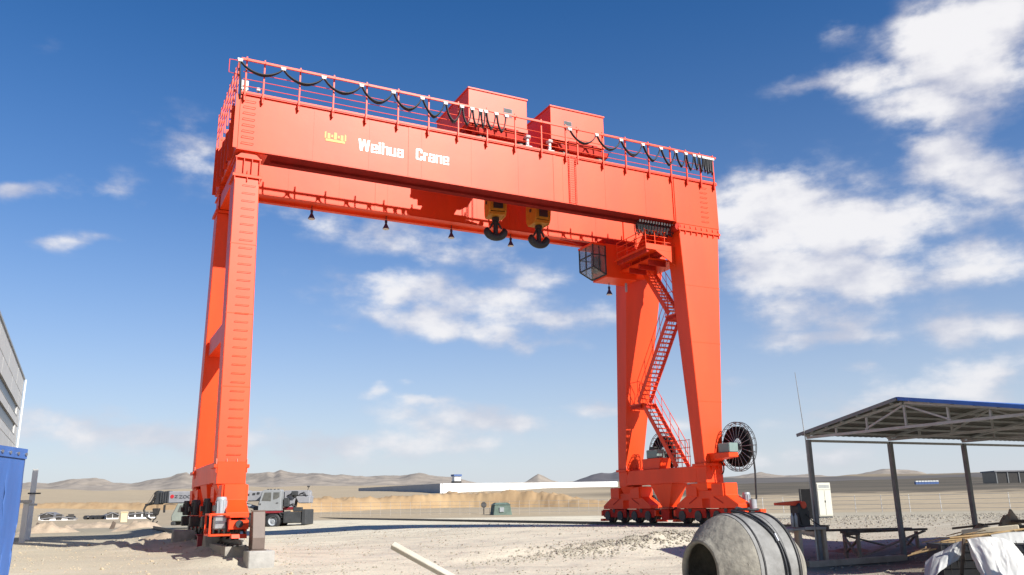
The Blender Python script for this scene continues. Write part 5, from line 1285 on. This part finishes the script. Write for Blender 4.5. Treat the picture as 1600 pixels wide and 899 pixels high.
# cream cabinet and black board beyond the shelter
cq = foot(1292, 812, 45)
cab_ = thing('switch_cabinet', 'tall cream two door cabinet standing on the gravel behind the corner post', 'cabinet', cq, rotz=-.18)
s = 45 / FPX; hh = at(1290, 754, 45).z - cq.z; hw = .43
MB().box(-hw, hw, 0, .6, .10, hh).build('cabinet_body', M['cabinet'], cab_, bevel=.012, local=True)
MB().box(-hw + .02, hw - .02, .03, .58, -.05, .10).build('plinth', M['chassis'], cab_, local=True)
for x0, x1 in ((-hw + .02, -.008), (.008, hw - .02)):
    d = MB().box(x0, x1, -.022, -.002, .16, hh * .78).build('door', M['cabinet'], cab_, bevel=.006, local=True)
    MB().box((x1 if x0 < 0 else x0) - .02, (x1 if x0 < 0 else x0) + .02, -.04, -.022, hh * .44, hh * .50).build('door_handle', M['iron'], d, local=True)
MB().box(-hw + .02, hw - .02, -.022, -.002, hh * .80, hh * .97).build('head_panel', M['cabinet'], cab_, bevel=.006, local=True)
for k in range(8): MB().box(-hw + .1, hw - .1, -.03, -.023, hh * .85 + k * .022, hh * .85 + k * .022 + .010).build('louvre', M['grey'], cab_, local=True)
bq = foot(1266, 812, 43.5); hb_ = at(1266, 764, 43.5).z - bq.z
bb = thing('black_board', 'black steel panel standing left of the cream cabinet', 'panel', bq, rotz=-.3)
MB().box(-.40, .36, 0, .14, .05, hb_).build('panel_plate', M['matt'], bb, bevel=.015, local=True)
for x in (-.34, .3): MB().box(x - .03, x + .03, -.22, .36, -.06, .048).build('foot', M['iron'], bb, local=True)
for x in (-.41, .345): MB().box(x, x + .03, -.02, .16, .05, hb_ + .01).build('edge_frame', M['iron'], bb, local=True)

# ================================================================ timber pile with tarpaulins at bottom right
rk = thing('dark_crate', 'dark wire crate filled by a black block under the white tarpaulin', 'crate', foot(1540, 905, 17.4))
q0, q1 = foot(1478, 905, 17.5), foot(1640, 905, 16.8); bk = Vector((FW.x, FW.y, 0)).normalized() * .8; ht = at(1545, 842, 17.2).z - q0.z - .05
MB().hexa([q0 - Vector((0, 0, .1)), q1 - Vector((0, 0, .1)), q1 + bk - Vector((0, 0, .1)), q0 + bk - Vector((0, 0, .1))], [q0 + Vector((.1, .1, ht * .9)), q1 + Vector((0, .1, ht * .9)), q1 + bk + Vector((0, 0, ht * .9)), q0 + bk + Vector((.1, 0, ht * .9))]).build('black_core', M['black'], rk)  # solid black block filling the crate
for i in range(14):
    t = i / 13; p = q0 + (q1 - q0) * t; MB().tube([p + Vector((0, .02, -.05)), p + Vector((.1 * (1 - t), .08, ht))], .006, 5).build('wire', M['iron'], rk)
for z in np.linspace(.2, ht - .05, 4): MB().tube([q0 + Vector((.1 * z / ht, -.01 + .09 * z / ht, z)), q1 + Vector((0, -.01 + .09 * z / ht, z))], .006, 5).build('wire', M['iron'], rk)
MB().bar(at(1543, 876, 16.7), at(1552, 910, 16.5), .10, .05).build('corner_board', M['brown'], rk)
MB().bar(at(1506, 842, 17.2), at(1502, 915, 17.3), .05, .05).build('corner_board', DW, rk)
def drape(top, bot, n, m, fold, seed, name, mat, label, sag=.0):
    """cloth from a curve of top points to a curve of bottom points (photo px, row, depth), hung in folds"""
    vs = []
    for i in range(n + 1):
        u = i / n
        def cv_(P):
            k = u * (len(P) - 1); j = min(int(k), len(P) - 2); w = k - j; w = w * w * (3 - 2 * w) * .5 + w * .5
            a, b = P[j], P[j + 1]; return at(a[0] + (b[0] - a[0]) * w, a[1] + (b[1] - a[1]) * w, a[2] + (b[2] - a[2]) * w)
        A = cv_(top); B = cv_(bot)
        for j in range(m + 1):
            v = j / m; p = A.lerp(B, v)
            p.z += sag * math.sin(math.pi * v)
            f_ = fold * (.25 + .75 * v) * (math.sin(u * 17 + 2.2 * math.sin(v * 2.1 + seed) + seed) * .6 + .22 * math.sin(u * 47 + 3 * v + seed * 2) + 1.1 * fbm(u * 5, v * 2.2, seed))
            f2 = fold * .35 * fbm(u * 16, v * 6, seed + 4)
            p += Vector((-FW.x, -FW.y, .15)) * (f_ + f2) * .55
            vs.append(p)
    fs = [(i * (m + 1) + j, i * (m + 1) + j + 1, (i + 1) * (m + 1) + j + 1, (i + 1) * (m + 1) + j) for i in range(n) for j in range(m)]
    mb = MB(); mb.add(vs, fs, 0, True); o = mb.build(name, mat, solid=.012); return single(o, label, 'tarpaulin')
drape([(1511, 843, 17.2), (1528, 840, 17.1), (1548, 839, 17.0), (1566, 841, 16.9), (1584, 850, 16.8), (1597, 866, 16.8), (1606, 885, 16.8)], [(1541, 912, 16.3), (1556, 930, 16.0), (1572, 945, 15.8), (1590, 950, 15.7), (1606, 950, 15.7), (1618, 950, 15.8), (1630, 950, 16.0)], 90, 40, .10, 1.3, 'white_tarpaulin', M['cloth'], 'white tarpaulin draped in folds over the dark crate at the right edge', .10)
drape([(1511, 842, 17.25), (1516, 846, 17.15), (1521, 851, 17.1)], [(1519, 872, 17.0), (1530, 893, 16.7), (1541, 914, 16.4)], 18, 20, .03, 4.4, 'tarpaulin_flap', M['cloth'], 'turned back flap at the left edge of the white draped tarpaulin')
drape([(1446, 878, 17.6), (1460, 866, 17.6), (1475, 860, 17.6), (1490, 850, 17.5), (1501, 846, 17.4), (1507, 845, 17.3)], [(1441, 940, 17.0), (1452, 915, 17.0), (1464, 896, 17.1), (1482, 884, 17.2), (1496, 876, 17.3), (1506, 860, 17.3)], 60, 26, .06, 2.6, 'grey_tarpaulin', M['cloth2'], 'grey white tarpaulin scrap hanging left of the dark crate', .05)
drape([(1548, 836, 17.9), (1575, 832, 17.9), (1600, 831, 17.9), (1630, 833, 17.9)], [(1560, 870, 17.3), (1585, 878, 17.2), (1610, 885, 17.2), (1640, 890, 17.2)], 40, 20, .03, 5.1, 'dull_tarpaulin', M['cloth2'], 'smooth grey tarpaulin behind the white draped one at the right edge', .05)
# poles and boards lying over the crate
random.seed(12)
poles = [((1424, 866, 18.4), (1530, 838, 17.9), .024), ((1430, 862, 18.6), (1545, 835, 18.1), .020), ((1418, 869, 18.2), (1500, 850, 17.8), .018), ((1446, 856, 18.7), (1560, 833, 18.2), .028),
         ((1452, 850, 18.9), (1585, 830, 18.4), .022), ((1470, 846, 19.0), (1600, 827, 18.6), .026), ((1440, 848, 19.2), (1540, 829, 18.8), .012), ((1484, 841, 18.8), (1610, 833, 18.3), .030), ((1462, 858, 18.3), (1540, 843, 17.8), .02), ((1478, 838, 19.5), (1530, 826, 19.0), .012)]
PL = ['lowest long yellow pole at the left of the heap, its thin end far out', 'thin yellow pole second from the left end of the heap', 'short thin pole sticking out furthest left of the heap', 'thick yellow pole crossing the middle of the heap', 'long thin pole rising past the cream timber', 'long yellow pole just in front of the cream timber', 'wiry stick above the left half of the heap', 'thickest yellow pole along the front of the heap near the right edge', 'short yellow pole lying just above the grey scrap of tarpaulin', 'wiry stick pointing up behind the dark plank']
for i, (a, b, r) in enumerate(poles):
    A, B = at(*a), at(*b); mid = A.lerp(B, .5) + Vector((0, 0, random.uniform(-.02, .03)))
    o = MB().tube([A, A.lerp(B, .25) + Vector((0, 0, .01)), mid, A.lerp(B, .75), B], [r * .8, r, r * 1.05, r, r * .85], 8).build('bamboo_pole', M['bamboo'])
    single(o, PL[i], 'pole', 'poles heaped over the dark crate')
single(MB().bar(at(1503, 832, 19.2), at(1592, 824, 18.7), .16, .11).build('cream_beam', pm('cream_timber', (.62, .54, .40), .8, .15, 3, .2, 20), bevel=.01), 'thick pale cream timber lying on top of the pole heap', 'timber')
single(MB().bar(at(1488, 826, 20.4), at(1566, 817.5, 19.8), .10, .05).build('dark_plank', DW, bevel=.006), 'dark plank slanting up behind the cream timber', 'plank')
single(MB().bar(at(1586, 814, 20.4), at(1650, 818, 19.6), .35, .06).build('dark_plank', DW, bevel=.006), 'dark wide board at the right edge beyond the pole heap', 'plank')
single(MB().bar(at(1588, 826, 19.4), at(1650, 823, 18.9), .18, .14).build('dark_beam', M['chassis'], bevel=.01), 'dark beam end at the right edge beside the cream timber', 'beam')
# pile under the poles so that they rest on something, with a dirt hump on it
def heap(name, px, py, d, rx, ry, h, mat, label, cat, seed, n=34):
    c = foot(px, py, d); vs = []; 
    for j in range(13):
        r = j / 12
        for k in range(n):
            a = 2 * math.pi * k / n; x = c.x + math.cos(a) * rx * r; y = c.y + math.sin(a) * ry * r
            z = h * (1 - r * r) ** 1.2 * (1 + .5 * fbm(x * 2.2, y * 2.2, seed)) + .05 * fbm(x * 9, y * 9, seed) * (1 - r)
            vs.append((x, y, ground(x, y) + z - .06))
    fs = [(j * n + k, (j + 1) * n + k, (j + 1) * n + (k + 1) % n, j * n + (k + 1) % n) for j in range(12) for k in range(n)]
    return single(MB().add(vs, fs, 0, True).build(name, mat), label, cat)
heap('earth_heap', 1560, 845, 20.0, 2.0, 1.1, .84, M['mud'], 'brown earth heap under the poles at bottom right', 'earth heap', 3)
heap('earth_heap', 1577, 820, 20.6, .8, .5, 1.02, M['mud'], 'small dark earth hump behind the cream timber', 'earth heap', 8)
heap('earth_heap', 1325, 850, 23.6, 1.2, .5, .12, pm('red_earth', (.30, .16, .09), .95, .2, 2, .6, 6), 'low reddish earth heap seen between the bench legs', 'earth heap', 4)
tq = foot(1387, 871, 21.8)
single(MB().hexa([tq + Vector((-.24, -.1, 0)), tq + Vector((.3, 0, 0)), tq + Vector((.3, .25, 0)), tq + Vector((-.2, .2, 0))], [tq + Vector((-.24, -.1, .05)), tq + Vector((.3, 0, .10)), tq + Vector((.3, .25, .10)), tq + Vector((-.2, .2, .05))]).build('white_sheet', M['cloth']), 'small pale sheet lying on the dark floor under the shelter', 'sheet')

# ================================================================ timber beam in the foreground
b = at(806, 958, 12.6); a = at(613, 852, 13.2)
b = b + (b - a).normalized() * .35
single(MB().bar(a, b, .10, .10, (-.25, -.5, .8)).build('timber_pole', pm('bleached_timber', (.50, .46, .38), .85, .15, 3., .3, 20, col2=(.40, .36, .29)), bevel=.01), 'pale squared timber pole slanting up out of the gravel at bottom centre', 'pole')

# ================================================================ left edge: clad hall, pillars, blue tarpaulin booth
hall = thing('clad_hall', 'tall grey clad hall with dark window strips at the left edge', 'hall', (-12, 10, -.4))
xw = -7.0; y1 = 29.85; zt_ = 8.37
MB().box(xw - 9.9, xw - .16, -24, y1 - .1, -1.0, zt_ - .03).build('hall_core', M['cladding'], hall)
# storey-high cladding panels with open joints; window strips between them
bands = [(-.6, 2.2), (2.22, 4.55), (4.57, 5.02), (5.62, 6.05), (6.62, 7.4), (7.42, zt_)]
ypan = np.arange(-23.5, y1, 3.0)
random.seed(2)
for z0, z1 in bands:
    for i, y0 in enumerate(ypan):
        ya, yb = y0 + .012, min(y0 + 3.0, y1) - .012
        if yb - ya < .2: continue
        MB().box(xw - .15, xw - .04 * 0 - random.uniform(0, .006), ya, yb, z0 + .008, z1 - .008).build('wall_panel', M['cladding'], hall)
for z0, z1 in ((5.03, 5.61), (6.06, 6.61)):
    MB().box(xw - .158, xw - .10, -23.5, y1 - 2.2, z0, z1).build('window_strip', M['slot'], hall)
    MB().box(xw - .158, xw - .03, y1 - 2.18, y1 - .012, z0 + .005, z1 - .005).build('wall_panel', M['cladding'], hall)
    MB().box(xw - .09, xw + .01, -23.5, y1 - 2.2, z0 - .03, z0 + .004).build('sill', M['galv'], hall)
MB().box(xw - 9.9, xw + .05, -23.6, y1 + .06, zt_, zt_ + .10).build('parapet_trim', M['galv'], hall)
MB().cyl((xw + .09, y1 - .1, -.5), (xw + .09, y1 - .1, zt_ - .01), .055, n=10).build('downpipe', M['white'], hall)
def pillar(px, d, w, ytop, label, mat='conc'):
    q = foot(px, 836, d); zt = at(px, ytop, d).z
    o = thing('grey_pillar', label, 'pillar', q)
    MB().box(q.x - w / 2, q.x + w / 2, q.y - w / 2, q.y + w / 2, q.z - .2, zt).build('shaft', M[mat], o, bevel=.01)
    return o, q, zt
o, q, zt = pillar(35, 36, .22, 786, 'short grey post just right of the blue tarpaulin edge', 'cladding')
MB().box(q.x - .25, q.x + .2, q.y - .2, q.y + .2, zt + .002, zt + .12).build('cap', M['conc'], o)
MB().box(q.x - .02, q.x + .42, q.y - .1, q.y + .1, zt - .12, zt - .03).build('bracket', M['galv'], o)
o, q, zt = pillar(43, 40, .24, 732, 'taller pale grey pillar behind the short post at the left', 'white')
MB().box(q.x - .2, q.x + .34, q.y - .2, q.y + .2, at(40, 771, 40).z - .03, at(40, 771, 40).z + .03).build('bracket', M['iron'], o)
# blue tarpaulin booth close to the camera
BD = 8.6
c_tr = at(41, 703, BD); c_tl = at(-60, 688, BD - .9)
tp_ = thing('tarpaulin_booth', 'booth wrapped in blue tarpaulin at the bottom left edge', 'booth', (c_tr.x, c_tr.y, ground(c_tr.x, c_tr.y)))
g = ground(c_tr.x, c_tr.y) - .05
vs = []; n, m = 44, 40
for i in range(n + 1):
    u = i / n; p = c_tr.lerp(c_tl, u)
    for j in range(m + 1):
        v = j / m; z = p.z + (g - p.z) * v
        w = (.035 * math.sin(u * 34 + 3 * math.sin(v * 3)) + .13 * fbm(u * 7, v * 3, 2) + .03 * fbm(u * 20, v * 11, 6)) * (1 - math.exp(-v * 6)) * (.5 + .5 * math.sin(math.pi * min(1, u * 3 + .02)))
        vs.append((p.x - FW.x * w, p.y - FW.y * w, z))
fs = [(i * (m + 1) + j, i * (m + 1) + j + 1, (i + 1) * (m + 1) + j + 1, (i + 1) * (m + 1) + j) for i in range(n) for j in range(m)]
MB().add(vs, fs, 0, True).build('tarpaulin_front', M['tarp'], tp_, solid=.006)
dn = (c_tl - c_tr); dn.z = 0; dn.normalize(); bkv = Vector((-dn.y, dn.x, 0))
if bkv.dot(Vector((FW.x, FW.y, 0))) < 0: bkv = -bkv
e0 = Vector((c_tr.x, c_tr.y, g)); e1 = Vector((c_tl.x, c_tl.y, g))
zz = Vector((0, 0, c_tr.z - g - .02))
k0 = e0 + bkv * .06 + dn * .05; k1 = e1 + bkv * .06
bk2 = Vector((-.35, 1.0, 0)).normalized() * 1.6
MB().hexa([k1, k0, k0 + bk2, k1 + bk2], [k1 + zz, k0 + zz, k0 + bk2 + zz, k1 + bk2 + zz]).build('booth_body', M['tarp'], tp_)
hem = MB().bar(c_tr + Vector((0, 0, -.045)) - bkv * .012, c_tl + Vector((0, 0, -.045)) - bkv * .012, .014, .10).build('hem', M['tarp'], tp_)
for i in range(7):
    p = c_tr.lerp(c_tl, .03 + i * .13) + Vector((0, 0, -.05)) - bkv * .02
    MB().cyl(p, p - bkv * .012, .016, n=12).build('eyelet', M['steel'], hem)

# ================================================================ dirt mounds on the left, gravel
for px, py, d, rx, ry, h, sd, lb in ((150, 822, 66, 3.6, 1.6, .42, 3, 'long low dirt mound behind the left shadows'), (75, 826, 52, 2.0, 1.2, .55, 6, 'small pale dirt mound beside the grey pillars'), (215, 824, 52, 1.8, 1.1, .45, 9, 'small dirt mound left of the truck crane'), (255, 840, 33, 1.3, .9, .28, 12, 'dirt ridge against the rail beam left of the bogies')):
    heap('dirt_mound', px, py, d, rx, ry, h, M['mud'], lb, 'dirt mound', sd)
random.seed(21)
rock = []
ico = bmesh.new(); bmesh.ops.create_icosphere(ico, subdivisions=1, radius=1); iv = [v.co.copy() for v in ico.verts]; fi = [tuple(v.index for v in f.verts) for f in ico.faces]; ico.free()
def stones(n, pick, smin, smax, name, mat):
    V = []; F = []
    for _ in range(n):
        x, y, k = pick()
        s = random.uniform(smin, smax) * k; z = ground(x, y) + s * .18
        o = len(V); rx, ry, rz = (random.uniform(.6, 1.25) for _ in range(3)); a = random.random() * 6.3; ca, sa = math.cos(a), math.sin(a)
        for c in iv:
            q = (c.x * rx * s, c.y * ry * s, c.z * rz * s * .7); j = 1 + random.uniform(-.2, .2)
            V.append((x + (q[0] * ca - q[1] * sa) * j, y + (q[0] * sa + q[1] * ca) * j, z + q[2] * j))
        F += [tuple(i + o for i in f) for f in fi]
    me = bpy.data.meshes.new(name); me.from_pydata(V, [], F); me.materials.append(mat); o = bpy.data.objects.new(name, me); link(o); return tag(o, 'loose stones and gravel scattered over the yard', 'gravel', kind='stuff')
GR = pm('grey_stones', (.25, .225, .18), .95, .35, 14., 0, 1, spec=.1, col2=(.38, .34, .27))
def pick_any():
    while True:
        d = 14 + 34 * random.random() ** 1.5; a = .469 + math.atan(random.uniform(-.62, .62)); x = CAM.x + d * math.sin(a); y = CAM.y + d * math.cos(a); p = pxa(x, y)
        dn_ = .5 + fbm(x * .35, y * .9, 7) * 1.1 - (.6 if p < 440 else 0)
        if random.random() < dn_: return x, y, 1 if random.random() < .93 else 1.8
stones(7500, pick_any, .010, .034, 'gravel', GR)
def pick_left():
    while True:
        q = at(random.uniform(20, 460), 870, random.uniform(13, 40))
        if fbm(q.x * .5, q.y * .9, 5) > random.uniform(-.3, .5): return q.x, q.y, 1 if random.random() < .95 else 2.2
stones(1500, pick_left, .010, .028, 'gravel', pm('sandy_clods', (.36, .29, .20), .95, .3, 14., 0, 1, spec=.1, col2=(.50, .42, .30)))
def pick_mound():
    return random.gauss(12.2, 2.4), random.gauss(-5.2, .55), 1
stones(2600, pick_mound, .02, .05, 'gravel', GR)
def pick_back():
    p = random.uniform(1080, 1700); d = random.uniform(34, 52); q = at(p, 800, d); return q.x, q.y, 1 if random.random() < .9 else 1.6
stones(2200, pick_back, .02, .06, 'gravel', GR)
